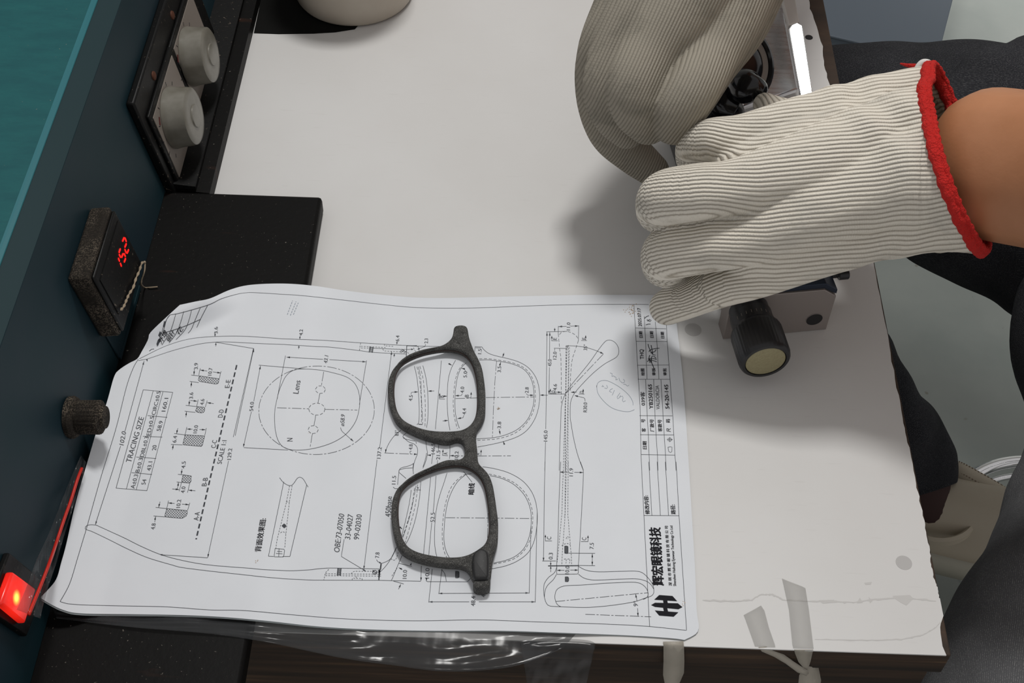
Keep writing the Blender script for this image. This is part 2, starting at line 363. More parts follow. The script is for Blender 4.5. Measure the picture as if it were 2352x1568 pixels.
# peeled line and worn band of the laminate near the front edge
def jag(name, pts, w, m_, lab=None):
    P = []; 
    for a, b in zip(pts, pts[1:]):
        for t in np.linspace(0, 1, 9)[:-1]: P.append((a[0] + (b[0] - a[0]) * t, a[1] + (b[1] - a[1]) * t))
    P.append(pts[-1]); n = len(P); up = [U(x, y - w * (.3 + abs(rng.normal()) * .6), 0.06) for x, y in P]; dn = [U(x, y + w * (.3 + abs(rng.normal()) * .6), 0.06) for x, y in P]
    mesh_mm(name, up + dn, [(i, n + i, n + i + 1, i + 1) for i in range(n - 1)], mat=m_, parent=table, label=lab)
m_faint = mat('faint_laminate_wear', (0.555, 0.545, 0.53), 0.55, spec=0.2)
jag('peeled_line', [(1614, 1378), (1680, 1381), (1725, 1378), (1745, 1366), (1775, 1364), (1800, 1378), (1850, 1380), (1920, 1381), (1960, 1383), (2010, 1376), (2060, 1373), (2090, 1374), (2150, 1380)], 2.2, m_faint, 'faint peeled line in the laminate')
jag('worn_band', [(1872, 1468), (1980, 1470), (2070, 1468), (2120, 1458), (2150, 1440), (2160, 1428)], 1.6, m_faint)
for q_ in ([(2050, 1368), (2090, 1366), (2098, 1374), (2082, 1390), (2070, 1384), (2055, 1374)], [(1880, 1378), (1915, 1377), (1920, 1383), (1890, 1386)], [(1968, 1385), (1975, 1372), (1982, 1384)], [(1995, 1370), (2004, 1380), (1998, 1385)], [(1985, 1338), (2003, 1336), (2000, 1342), (1988, 1343)]):
    P = [tuple(U(x, y, 0.05)) for x, y in q_]; mesh_mm('worn_patch', P, [tuple(range(len(P)))[::-1]], mat=m_faint, parent=table)

# ------------------------------------------------------------------ black base plate of the machine, with its machine
FX, FA, FZ = -203.0, 0.16, 12.0      # front facet: x = FX - FA*(z-FZ)
fn_ = unit((1, 0, FA)); fe = np.array([0, 1.0, 0]); fu = unit((-FA, 0, 1))
def onface(px, py, off=0.0):
    d = (px - CX) / F * CR - (py - CY) / F * CU - CB
    p0 = np.array([FX, 0, FZ]) + fn_ * off; o = np.array([0, 0, H])
    return o + d * (np.dot(p0 - o, fn_) / np.dot(d, fn_))
FTOP = float(np.mean([onface(283, 0)[2], onface(98, 500)[2]]))
mach = root('hot_press_machine', 'teal painted bench machine with knobs, red display and lit red switch, left of the table', 'machine', (-0.27, 0.5, TZ))
def xat(z): return FX - FA * (z - FZ)
Y0, Y1 = 120.0, 980.0
def ext(name, prof, y0=Y0, y1=Y1, **kw):
    bm = bmesh.new(); prism(bm, [(x, y0, z) for x, z in prof], [(x, y1, z) for x, z in prof]); return bm_obj(name, bm, **kw)
zt = FTOP
# cabinet: sloping front facet, chamfer band, then the bright top
tc = onface(240, 0); 
ext('front_panel', [(xat(12), 12), (xat(zt), zt), (xat(zt) - 3, zt), (xat(12) - 3, 12)], mat=m_facet, parent=mach, bevel=0.6)
cx1, cz1 = xat(zt) - 9.5, zt + 6.5
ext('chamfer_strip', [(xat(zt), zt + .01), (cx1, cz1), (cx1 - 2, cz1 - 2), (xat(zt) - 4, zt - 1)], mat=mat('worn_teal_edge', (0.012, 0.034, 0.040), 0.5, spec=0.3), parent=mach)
ext('top_cover', [(cx1 + .2, cz1 + .02), (cx1 - 1.5, cz1 + 1.2), (cx1 - 330, cz1 + 6), (cx1 - 330, cz1 - 4), (cx1 - 2, cz1 - 2.5)], mat=m_teal, parent=mach, bevel=0.7)
ext('cover_edge_highlight', [(cx1 + .5, cz1 + .1), (cx1 + .3, cz1 + .6), (cx1 - 1.2, cz1 + 1.35), (cx1 - 2.4, cz1 + 1.5), (cx1 - 2.4, cz1 + 1.1), (cx1, cz1 - .4)], mat=mat('highlight_teal', (0.008, 0.13, 0.155), 0.45), parent=mach)  # paler teal strip painted in as the highlight along the cover's edge
ext('cabinet_body', [(xat(12) - 3.2, 12.2), (xat(zt) - 4.2, zt - 1.5), (cx1 - 4, cz1 - 4.2), (cx1 - 320, cz1 - 4.2), (cx1 - 320, 12.2)], mat=m_facet, parent=mach)
boxd('base_plate', ((-112.5 - 330) / 2, (120 + 561) / 2, 6), (108.75, 0, 0), (0, 220.5, 0), (0, 0, 5.9), mat=m_plate, parent=mach, bevel=2.2)
ext('base_foot', [(-203, 0.3), (-178.5, 0.3), (-178.5, 9), (-203, 11.5)], 563, Y1, mat=m_plate, parent=mach)
ext('lower_ledge', [(xat(16) + .1, 16), (-186, 14), (-186, 11.8), (-203, 11.8)], 563, Y1, mat=m_bezel, parent=mach)

def face_poly(name, pts, o0, o1, zoff=None, **kw):
    """prism standing on the front facet; outline seen at pts at offset o1"""
    bm = bmesh.new(); T = [onface(x, y, o1) for x, y in pts]; prism(bm, [tuple(p - fn_ * (o1 - o0)) for p in T], [tuple(p) for p in T])
    kw.setdefault('parent', mach); return bm_obj(name, bm, **kw)
def face_rect(name, y0, y1, s0, s1, o0, o1, **kw):
    """rectangle in facet coordinates: y along, s up the slope (mm from the foot)"""
    B = np.array([FX, 0, FZ]); bm = bmesh.new()
    q = lambda o: [tuple(B + fe * y + fu * s + fn_ * o) for y, s in ((y0, s0), (y1, s0), (y1, s1), (y0, s1))]
    prism(bm, q(o0), q(o1)); kw.setdefault('parent', mach); return bm_obj(name, bm, **kw)
def fcoord(px, py, off=0):
    p = onface(px, py, off) - np.array([FX, 0, FZ]); return p[1], p.dot(fu)

# dial unit with two big knobs
NUM = lambda lo, hi: None
gauge = face_rect('dial_housing', 559.5, 705, -7, 66, 0, 5, mat=m_bezel, bevel=1.2)
for (a0, a1), kc, nm in (((569, 624), 590.5, 'B'), ((630, 685), 646, 'A')):
    face_rect('dial_rim', a0 - 3.5, a1 + 3.5, -5, 51, 5, 7, mat=m_bezel, bevel=0.7)
    face_rect('dial_plate', a0, a1, -2, 47, 7, 7.4, mat=m_cream)
    B = np.array([FX, 0, FZ]); kc0 = B + fe * kc + fu * 28.5 + fn_ * 7.6
    kn = lathe('knob', kc0, fn_, [(17.6, 0), (17.9, 1.2), (17.2, 4), (16.6, 11), (16.3, 13.0), (15.2, 13.7), (12.5, 13.9), (6.8, 14.0), (6.4, 14.7), (3.8, 14.9), (0.5, 14.95)], seg=56,
               mod=lambda t, r, h: r * (1 + (0.006 * math.cos(36 * t) if 2 < h < 12.5 else 0)), mat=m_knob, parent=mach)
    for k in range(11):
        t = math.radians(-140 + 28 * k); p = B + fe * (kc + 22.5 * math.sin(t)) + fu * (28.5 + 19.5 * math.cos(t) - 1) + fn_ * 7.4
        if abs(22.5 * math.sin(t)) < 26 and 0 < 28.5 + 19.5 * math.cos(t) < 46:
            c2 = unit(fe * math.sin(t) + fu * math.cos(t)); sd = np.cross(fn_, c2)
            boxd('scale_tick', p + fn_ * .06, c2 * 1.1, sd * .22, fn_ * .05, mat=m_inkb, parent=mach)
    p = B + fe * (kc - 16) + fu * 40 + fn_ * 7.4
    boxd('pointer_mark', p + fn_ * .06, fe * 1.6 + fu * 1.6, unit(fe - fu) * .9, fn_ * .05, mat=mat('dark_red_print', (0.09, 0.012, 0.012), .5), parent=mach)
    lathe('bezel_screw', B + fe * (kc + 5) + fu * 55.5 + fn_ * 5, fn_, [(2.7, 0), (2.5, .7), (1.4, 1.2), (.3, 1.25)], seg=20, mat=mat('rusty_screw', (0.09, 0.028, 0.012), .7, .3), parent=mach)
# digital temperature display box with a chipped dusty front
face_rect('display_box', 429.5, 478.5, 24, 68, 0, 11, mat=m_grime, bevel=1.8)
face_rect('display_rim', 431, 477, 26, 66, 11, 13, mat=m_bezel, bevel=1.0)
face_rect('display_window', 434, 474.5, 36, 61, 13, 13.5, mat=m_bezel)
# the digits 152 (seven segments) on the display window
def quad_map(bl, br, tl):
    bl, br, tl = [onface(x, y, 13.6) for x, y in (bl, br, tl)]
    return lambda u, w: bl + (br - bl) * u + (tl - bl) * w
SEG = {'a': ((0, 1), (1, 1)), 'b': ((1, 1), (1, .5)), 'c': ((1, .5), (1, 0)), 'd': ((0, 0), (1, 0)), 'e': ((0, 0), (0, .5)), 'f': ((0, .5), (0, 1)), 'g': ((0, .5), (1, .5))}
for q, segs in ((((277, 626), (280, 613.5), (268, 603)), 'bc'), (((284.5, 604), (289.5, 591), (272.5, 582)), 'acdfg'), (((291, 583.5), (296.5, 571), (280.5, 556)), 'abdeg')):
    f = quad_map(*q)
    for s in segs:
        a_, b_ = SEG[s]; A, Bp = f(*a_), f(*b_); dd = Bp - A; A = A + dd * .10; Bp = Bp - dd * .10; ln = unit(dd); sd = np.cross(fn_, ln) * .52
        m_ = (A + Bp) / 2; bm = bmesh.new()
        lp = [A, A + ln * .5 + sd, Bp - ln * .5 + sd, Bp, Bp - ln * .5 - sd, A + ln * .5 - sd]
        prism(bm, [tuple(p - fn_ * .08) for p in lp], [tuple(p + fn_ * .08) for p in lp]); bm_obj('led_segment', bm, mat=m_led, parent=mach)
# teal key strip under the display
face_rect('key_strip', 434, 481, 1.5, 24, 0, 1.2, mat=m_facet, bevel=.5)
face_rect('key_edge', 434, 484, 1.2, 3.2, 1.2, 1.8, mat=m_facet)
B = np.array([FX, 0, FZ])
lathe('key_button', B + fe * 452 + fu * 13 + fn_ * 1.2, fn_, [(5, 0), (4.8, .5), (4, .7), (3.4, .4), (.3, .4)], seg=28, mod=lambda t, r, h: r, mat=m_facet, parent=mach)
# cable gland / round fuse holder
g0 = B + fe * 368 + fu * 41; g0 = onface(160, 958, 0)
lathe('fuse_holder', g0 + fn_ * 0, unit(fn_ + np.array([0, 0, -.10])), [(10, 0), (10.2, 2), (9.4, 3.4), (7.6, 4.2), (8.0, 5), (8.0, 15), (7.2, 15.6), (5.6, 15.8), (5.3, 17.5), (.5, 17.6)], seg=60,
      mod=lambda t, r, h: r * (1 + (.03 * math.cos(24 * t) if 4.6 < h < 15.3 else 0)), mat=m_grime, parent=mach)
# lit red rocker switch
def fb(px, py, o): return onface(px, py, o)
face_poly('switch_bezel', [(22, 1268), (-30, 1400), (62, 1462), (108, 1340)], 0, 3, mat=m_bezel, bevel=.8)
m_sw = mat('lit_red_rocker', (0.5, 0.01, 0.008), 0.25); BS(m_sw).inputs['Emission Color'].default_value = (1, 0.02, 0.01, 1)
tcx = N(m_sw, 'ShaderNodeTexCoord'); sub_ = N(m_sw, 'ShaderNodeVectorMath', operation='SUBTRACT'); L(m_sw, tcx.outputs['Object'], sub_.inputs[0]); gd = N(m_sw, 'ShaderNodeVectorMath', operation='LENGTH'); L(m_sw, sub_.outputs[0], gd.inputs[0])
L(m_sw, ramp(m_sw, math_(m_sw, 'MULTIPLY', gd.outputs['Value'], 60), [(0.03, g3(5.0)), (0.22, g3(1.0)), (0.8, g3(0.30))]), BS(m_sw).inputs['Emission Strength'])
L(m_sw, ramp(m_sw, math_(m_sw, 'MULTIPLY', gd.outputs['Value'], 60), [(0.05, (1, .30, .04)), (0.22, (1, .022, .01))]), BS(m_sw).inputs['Emission Color'])
wv = N(m_sw, 'ShaderNodeTexChecker'); wv.inputs['Scale'].default_value = 900; L(m_sw, tcx.outputs['Object'], wv.inputs['Vector']); bump(m_sw, wv.outputs['Fac'], .5, .0005)
rs_ = face_poly('rocker_switch', [(30, 1312), (3, 1386), (58, 1432), (84, 1352)], 3, 6.5, mat=m_sw, bevel=1.0, label='lit red rocker switch')
hot_ = onface(38, 1372, 6.5) * MM + np.array([0, 0, TZ]); sub_.inputs[1].default_value = tuple(Vector(hot_) - world_loc(rs_))
# dusty thread caught on the display box
tp = [(333, 602, 15), (326, 604, 15), (320, 622, 14), (312, 640, 14), (306, 660, 15), (296, 676, 14), (290, 690, 14.5), (284, 704, 15), (277, 712, 16)]
T = [onface(x, y, o) for x, y, o in tp]
th = tube('lint_thread', catmull(T, 5), [0.55 + .28 * math.sin(k * 1.7) for k in range(len(catmull(T, 5)))], seg=6, mat=m_thread, label='dusty thread snagged on the corner of the red display', cat='thread')
T = [onface(333, 602, 15), onface(332, 622, 15), onface(326, 640, 12), onface(325, 652, 10), U(332, 660, 13.2), U(345, 660, 13), U(362, 658.5, 13)]
tube('thread_end', catmull(T, 5), 0.38, seg=6, mat=m_thread, parent=th)

# ------------------------------------------------------------------ off-white pot at the back of the table
mat_ = prism_px('black_sheet', [(583, 75), (640, 77), (720, 76), (770, 73), (815, 66), (838, 40), (830, -60), (612, -60)], 0.02, 0.55, mat=mat('flat_black', (0.006, 0.006, 0.0055), .8, spec=.1), label='thin flat black sheet under the pot, against the machine', cat='mat')  # near-black sheet laid over the dark area beside the pot
cup = root('ceramic_pot', 'off-white round ceramic pot standing at the far edge of the white table', 'pot', (-0.116, 0.773, TZ))
lathe('pot_body', (-116, 773, 0.6), (0, 0, 1), [(36, 0), (39, .6), (40.2, 2.5), (41, 12), (42.5, 40), (44, 80), (44.6, 83), (43.5, 84), (41.8, 82), (40, 40), (37, 6), (1, 5)], seg=96, mat=m_cup, parent=cup, closed=False)
lathe('pot_handle', (-116, 818, 0.05), (0, 0, 1), [(0.1, 0), (0.1, .1)], seg=4, mat=m_cup, parent=cup) if False else tube('handle', catmull([(-140, 812, 68), (-150, 826, 66), (-155, 834, 52), (-150, 828, 36), (-139, 810, 26)], 8), 4.2, seg=12, mat=m_cup, parent=cup)

# ------------------------------------------------------------------ hand-cranked bench jig held down by the lower glove
YAW = math.radians(9.5); jx = np.array([math.cos(YAW), math.sin(YAW), 0]); jy = np.array([-math.sin(YAW), math.cos(YAW), 0]); jz = np.array([0, 0, 1.0])
jig = root('hand_crank_jig', 'steel and black bench jig with ribbed knob, under the lower glove', 'tool', (0.14, 0.55, TZ))
FB = U(1897, 757, 0)   # bottom right corner of the front block
def J(a, b, c): return FB + jx * a + jy * b + jz * c
def jprism(name, prof, y0, y1, **kw):
    bm = bmesh.new(); prism(bm, [tuple(J(x, y0, z)) for x, z in prof], [tuple(J(x, y1, z)) for x, z in prof]); kw.setdefault('parent', jig); return bm_obj(name, bm, **kw)
jprism('end_block', [(0, .2), (0, 27.5), (-7.5, 33.5), (-58, 33.5), (-58, .2)], 0, 11, mat=m_greysteel, bevel=.4)
jprism('blued_cap', [(0.3, 28.2), (0.3, 31.4), (-7.2, 37.4), (-58, 37.4), (-58, 33.6), (-7.8, 33.6)], 1.0, 14, mat=m_blue, bevel=.4)
lathe('block_hole', J(-8.6, -0.25, 10.0), jy, [(4.5, 0), (4.5, .3), (4.1, .32), (.2, .33)], seg=32, mat=m_hole, parent=jig)
lathe('hole_rim', J(-8.6, -0.1, 10.0), -jy, [(4.75, 0), (4.75, .08), (4.5, .14), (4.5, .02)], seg=32, mat=m_greysteel, parent=jig, closed=False)
jprism('jig_body', [(-12, .2), (-12, 30), (-18, 34), (-50, 34), (-54, 30), (-54, .2)], 11.2, 165, mat=m_black, bevel=1.5)
# ribbed knob with the pale cap
KC = U(1759, 831, 23.5); kdir = unit(jy); Lk = float((J(0, 0, 0) - KC).dot(jy))
lathe('knob', KC, kdir, [(10.6, 1.2), (10.9, 0.0), (12.4, 0.1), (13.2, 1.0), (13.5, 3), (13.5, 19), (13.2, 20.6), (11.4, 22.6), (11.2, 23.2), (11.2, 31), (10.6, 31.6), (10.6, Lk)], seg=120,
      mod=lambda t, r, h: r * (1 + (.014 * math.cos(40 * t) if 2.5 < h < 20 else 0)), mat=m_blackm, parent=jig)
lathe('knob_cap', KC + kdir * .9, -kdir, [(10.5, 0), (10.4, .5), (9.9, .8), (.3, .85)], seg=48, mat=m_cap, parent=jig, label='pale yellow end cap')
for k in range(10):
    t = math.radians(20 + 14 * k); p = KC + kdir * 26.0 + 11.25 * (math.cos(t) * jx + math.sin(t) * jz)
    boxd('scale_mark', p, kdir * (.9), np.cross(kdir, unit(math.cos(t) * jx + math.sin(t) * jz)) * .12, unit(math.cos(t) * jx + math.sin(t) * jz) * .06, mat=m_cream, parent=jig)
# cap screw at the right
hb = U(1937, 630, 30); sx_ = unit(jx)
lathe('cap_screw', hb - sx_ * 2.7, sx_, [(2.75, 0), (2.9, .3), (2.9, 5.0), (2.6, 5.4), (1.5, 5.4), (1.4, 3.5), (.2, 3.5)], seg=36, mat=m_blackm, parent=jig)
lathe('screw_thread', hb - sx_ * 22, sx_, [(1.55 + .18 * (k % 2), k * .45) for k in range(43)], seg=16, mat=m_blackm, parent=jig)
# polished plate, bright bar and dull bar at the far end
pc = [(1833, 202), (1798, 14), (1790, -60), (1690, -40), (1705, 245), (1775, 223)]
prism_px('polished_plate', pc, 14, 18, mat=m_steel, parent=jig, bevel=1.0)
q = lambda x, y, z: U(x, y, z)
def slab(name, quad, th_, **kw):
    Q = [np.array(p) for p in quad]; n_ = unit(np.cross(Q[1] - Q[0], Q[3] - Q[0])); n_ = n_ if n_[2] > 0 else -n_
    bm = bmesh.new(); prism(bm, [tuple(p - n_ * th_) for p in Q], [tuple(p) for p in Q]); kw.setdefault('parent', jig); return bm_obj(name, bm, **kw)
P0_ = U(1853, 140, 33); v_ = unit(np.array([0, 0, H]) - P0_); l_ = unit(np.array([80, 1020, 1700.]) - P0_); nb_ = unit(v_ + l_)
def onbar(px, py):
    d = (px - CX) / F * CR - (py - CY) / F * CU - CB; o = np.array([0, 0, H]); return o + d * (np.dot(P0_ - o, nb_) / np.dot(d, nb_))
slab('bright_bar', [onbar(*p) for p in ((1839, 225), (1867.5, 219), (1843, 58), (1831, 51), (1818, 56), (1811, 66))], 5, mat=m_bar, bevel=.6)
slab('dull_bar', [q(1812, 58, 38.5), q(1837, 50, 38.5), q(1820, -40, 38.5), q(1788, -34, 38.5)], 4, mat=m_brush_al, bevel=.8)
boxd('bar_foot', (173, 752, 17), (3, 0, 0), (0, 5, 0), (0, 0, 17), mat=m_brush_al, parent=jig)
# hand wheel with grey groove and crank handle
WN = unit((0.50, -0.55, 0.67)); WC = U(1706, 148, 50)
lathe('hand_wheel', WC - WN * 4, WN, [(18, 0), (22.3, 1), (23.3, 3.5), (22.6, 6), (20.6, 7.0), (19.4, 5.8), (19.2, 4.6)], seg=96, mat=m_black, parent=jig, closed=False)
lathe('wheel_groove', WC - WN * 4, WN, [(19.3, 4.7), (17.5, 4.0), (15.4, 3.8)], seg=96, mat=m_cream, parent=jig, closed=False, label='grey inner ring of the hand wheel')
lathe('wheel_hub', WC - WN * 9, WN, [(15, 0), (15.5, 8.6), (15.2, 9.6), (12, 12), (6, 13), (.3, 13.2)], seg=64, mat=m_black, parent=jig)
lathe('wheel_axle', J(-33, 150, 20), unit(WC - WN * 8 - J(-33, 150, 20)), [(9, 0), (9, float(np.linalg.norm(WC - WN * 8 - J(-33, 150, 20))))], seg=32, mat=m_black, parent=jig)
hp = [U(1700, 190, 60), U(1715, 200, 66), U(1735, 204, 66), U(1752, 205, 60)]
tube('crank_handle', catmull(hp, 6), [6, 8, 9, 9.6, 9.8, 9.8, 9.6, 9.4, 9, 8.6, 8.2, 7.8, 7.2, 6.6, 6, 5, 4, 2.8, 1.2], seg=20, mat=m_black, parent=jig)
hp = [U(1650, 215, 52), U(1665, 235, 50), U(1690, 248, 48)]
tube('crank_arm', catmull(hp, 5), 9.5, seg=20, mat=m_black, parent=jig)
# little blue-grey shim seen between the gloves

# ================================================================== DRAWING SHEET
XPL = -112.5; XR = -66.0
crease = (U(322, 822, 14), U(560, 712, 14))
def sm(t): t = np.clip(t, 0, 1); return t * t * (3 - 2 * t)
def surf(x, y, base=0.0):
    """height (mm above table) of the top sheet at world x, y (mm)"""
    x = np.asarray(x, float); y = np.asarray(y, float)
    z = 0.95 + 13.9 * sm((XR - x) / (XR - XPL))
    z = z + 12.5 * sm((-178 - x) / 32.) * sm((470 - y) / 60.)
    z = z + 0.8 * (1 + np.sin(x / 17.0 + 0.6)) * sm((318 - y) / 26.) * sm((60 - x) / 30) * sm((x + 190) / 60)
    z = z + 0.7 * sm((y - 455) / 25.) * (1 + np.sin(x / 23.0)) * sm((30 - x) / 40)
    a, b = crease; t = (b - a)[:2]; ln = np.linalg.norm(t); t = t / ln; n = np.array([-t[1], t[0]])
    s = ((x - a[0]) * t[0] + (y - a[1]) * t[1]) / ln; d = (x - a[0]) * n[0] + (y - a[1]) * n[1]
    z = z + 9.0 * sm(d / 11.0) * sm((s + .25) / .35) * sm((1.15 - s) / .5)
    z = z - 1.0 * np.exp(-(d / 4.5) ** 2) * sm((s + .1) / .3) * sm((1.2 - s) / .6)
    return z + base
def onpaper(px, py, off=0.0):
    px = np.asarray(px, float); py = np.asarray(py, float); z = np.full(px.shape, 5.0)
    for _ in range(40):
        p = U(px, py, z); z = 0.35 * z + .65 * (surf(p[..., 0], p[..., 1]) + off)
    p = U(px, py, z); p[..., 2] = surf(p[..., 0], p[..., 1]) + off
    return p
e_bot = [(92, 1372), (115, 1386), (145, 1400), (185, 1408), (300, 1410), (420, 1412), (520, 1417), (620, 1426), (730, 1438), (850, 1445), (1000, 1448), (1150, 1448), (1300, 1453), (1450, 1459), (1540, 1465), (1572, 1469)]
e_right = [(1572, 1469), (1604, 1448), (1600, 1400), (1596, 1300), (1590, 1200), (1581, 1050), (1571, 900), (1561, 800), (1556, 760), (1549, 678)]
e_left = [(92, 1372), (112, 1352), (130, 1328), (141, 1290), (152, 1250), (175, 1150), (207, 1040), (222, 990), (245, 925), (262, 865), (275, 848), (298, 833), (315, 824), (325, 808), (340, 780), (345, 764), (380, 730), (413, 700)]
e_top = [(413, 700), (450, 692), (483, 685), (529, 665), (575, 654), (650, 651), (720, 656), (800, 668), (900, 679), (1000, 684), (1200, 680), (1350, 677), (1460, 677), (1549, 678)]
NU, NV = 170, 110
def patch(off, dy=0.0, th_=0.12):
    Bt = resample(catmull(e_bot, 6), NU) + [0, dy]; Tp = resample(catmull(e_top, 6), NU) + [0, 0]
    Lf = resample(catmull(e_left, 6), NV) + [0, dy]; Rt = resample(catmull(e_right, 4), NV) + [0, dy * .3]
    u = np.linspace(0, 1, NU)[:, None, None]; v = np.linspace(0, 1, NV)[None, :, None]
    S = (1 - v) * Bt[:, None] + v * Tp[:, None] + (1 - u) * Lf[None] + u * Rt[None] - ((1 - u) * (1 - v) * Bt[0] + u * (1 - v) * Bt[-1] + (1 - u) * v * Tp[0] + u * v * Tp[-1])
    P = onpaper(S[..., 0], S[..., 1], off).reshape(-1, 3)
    fs = [(i * NV + j, (i + 1) * NV + j, (i + 1) * NV + j + 1, i * NV + j + 1) for i in range(NU - 1) for j in range(NV - 1)]
    n = len(P); P2 = P.copy(); P2[:, 2] -= th_; vs = np.r_[P, P2]; fs2 = [tuple(a + n for a in f[::-1]) for f in fs]
    ring = [i * NV for i in range(NU)] + [(NU - 1) * NV + j for j in range(1, NV)] + [i * NV + NV - 1 for i in range(NU - 2, -1, -1)] + [j for j in range(NV - 2, 0, -1)]
    side = [(ring[k], ring[k] + n, ring[(k + 1) % len(ring)] + n, ring[(k + 1) % len(ring)]) for k in range(len(ring))]
    return vs, fs + fs2 + side
sheet = root('technical_drawing', 'top white sheet printed with a technical drawing of spectacles and a title block', 'drawing', (-0.05, 0.38, TZ))
vs, fs = patch(0.0); ps = mesh_mm('paper_sheet', vs, fs, mat=m_paper, smooth=True, parent=sheet); ps.data.set_sharp_from_angle(angle=math.radians(50))
vs, fs = patch(-0.75, 4.5); mesh_mm('backing_sheet', vs, fs, mat=mat('greenish_backing_paper', (0.42, 0.47, 0.48), .8), smooth=True, label='grey-green backing sheet showing as a thin line along the near edge of the printed drawing', cat='paper')

# ------------------------------------------------------------------ printing
Z = dict(A=(150, 640, 4.356), B=(80, 1000, 3.484), C=(560, 680, 3.92), D=(560, 1060, 3.92), E=(860, 720, 4.355), G=(860, 1040, 4.1275), I=(1220, 680, 3.92), K=(1220, 1060, 3.7325), P=(0, 0, 1), Q=(0, 900, 2.348))
def zz(z, pts): ox, oy, s = Z[z]; return np.array([(ox + x / s, oy + y / s) for x, y in pts], float)
LV, LF = [], []
PV, PF = [], []
def ribbon(P, w, tgt, off=0.13):
    """P pixel polyline -> ribbon on the paper, width w mm"""
    VV, FF = tgt; P3 = onpaper(P[:, 0], P[:, 1], off); T = np.gradient(P3, axis=0); T[:, 2] = 0
    ln = np.linalg.norm(T, axis=1); ln[ln == 0] = 1; T /= ln[:, None]; n = np.stack([-T[:, 1], T[:, 0], 0 * ln], 1) * w / 2
    a = P3 + n; b = P3 - n
    for q_ in (a, b): q_[:, 2] = surf(q_[:, 0], q_[:, 1]) + off
    k = len(VV); m = len(P3)
    VV.extend(a.tolist()); VV.extend(b.tolist())
    FF.extend([(k + i, k + m + i, k + m + i + 1, k + i + 1) for i in range(m - 1)])
def dens(P, step=5.0):
    d = float(np.sum(np.linalg.norm(np.diff(P, axis=0), axis=1))); return resample(P, max(2, int(d / step) + 1))
DASH = {None: None, 'd': (7, 4), 's': (4, 2.6), 'c': (22, 3.5, 5, 3.5), 'D': (11, 6)}
def PL(z, pts, w=0.21, dash=None, sm_=True, tgt=None, closed=False):
    tgt = tgt or (LV, LF); P = zz(z, pts)
    if sm_ and len(P) > 2: P = catmull(P, 8, closed)
    if closed: P = np.r_[P, P[:1]]
    if dash is None: ribbon(dens(P), w, tgt); return
    dd = np.r_[0, np.cumsum(np.linalg.norm(np.diff(P, axis=0), axis=1))]; tot = dd[-1]; pat = DASH[dash]; s = 0; i = 0
    while s < tot:
        e = min(s + pat[i % len(pat)], tot)
        if i % 2 == 0 and e - s > .8:
            t = np.linspace(s, e, max(2, int((e - s) / 4) + 1)); ribbon(np.stack([np.interp(t, dd, P[:, 0]), np.interp(t, dd, P[:, 1])], 1), w, tgt)
        s = e; i += 1
def LN(z, *pts, w=0.21, dash=None): PL(z, pts, w, dash, False)
def AR(z, tip, frm, L_=8, W_=1.9):
    """arrow head at tip pointing away from frm"""
    t, f_ = zz(z, [tip, frm]); d = unit(t - f_); n = np.array([-d[1], d[0]]); k = len(LV)
    P = np.array([t, t - d * L_ + n * W_, t - d * L_ - n * W_]); P3 = onpaper(P[:, 0], P[:, 1], .13); LV.extend(P3.tolist()); LF.append((k, k + 1, k + 2))
def DIM(z, a, b, gap=None, w=.21):
    """dimension line from a to b with heads at both ends, gap=(t0,t1)"""
    a = np.array(a, float); b = np.array(b, float)
    if gap: LN(z, a, a + (b - a) * gap[0], w=w); LN(z, a + (b - a) * gap[1], b, w=w)
    else: LN(z, a, b, w=w)
    AR(z, a, b); AR(z, b, a)
def HATCH(z, poly, step=4.2, both=True, w=.16):
    P = zz(z, poly); LN(z, *(list(poly) + [poly[0]]))
    for s_ in ((1, 1), (1, -1)) if both else ((1, 1),):
        d = unit(s_); n = np.array([-d[1], d[0]]); pr = P @ n
        for c_ in np.arange(pr.min() + step * .5, pr.max(), step):
            hit = []
            for i in range(len(P)):
                a, b = P[i], P[(i + 1) % len(P)]; da, db = a @ n - c_, b @ n - c_
                if da * db < 0: hit.append(a + (b - a) * da / (da - db))
            if len(hit) >= 2:
                hit.sort(key=lambda h_: h_ @ d); ribbon(np.array([hit[0], hit[-1]]), w, (LV, LF))
TXT_Q = []
def TX(z, s, x0, y0, x1, y1, h=2.0, bold=0.0, hx=None, pencil=False): TXT_Q.append((s, zz(z, [(x0, y0), (x1, y1)]), h, bold, pencil))

# border frame
PL('A', [(1050, 360), (1160, 340), (1430, 262), (1560, 200), (1700, 158), (1790, 141), (1900, 138), (2178, 155)])
PL('P', [(650, 675.6), (700, 679), (800, 690), (870, 698), (960, 706), (1080, 707), (1220, 702), (1330, 699), (1460, 698.6), (1490, 699)])
PL('P', [(391, 722.6), (383, 733), (377, 745), (371, 765), (360, 795)])
PL('P', [(318, 824), (306, 845), (290, 890), (266, 985), (232, 1095), (199, 1212), (193, 1232), (178, 1282), (160, 1340), (138, 1381)])
PL('P', [(138, 1381), (165, 1387), (240, 1390), (380, 1393), (480, 1400), (560, 1401.5), (680, 1412), (800, 1421), (950, 1425), (1100, 1423), (1220, 1427), (1400, 1433), (1490, 1438), (1576, 1447)])
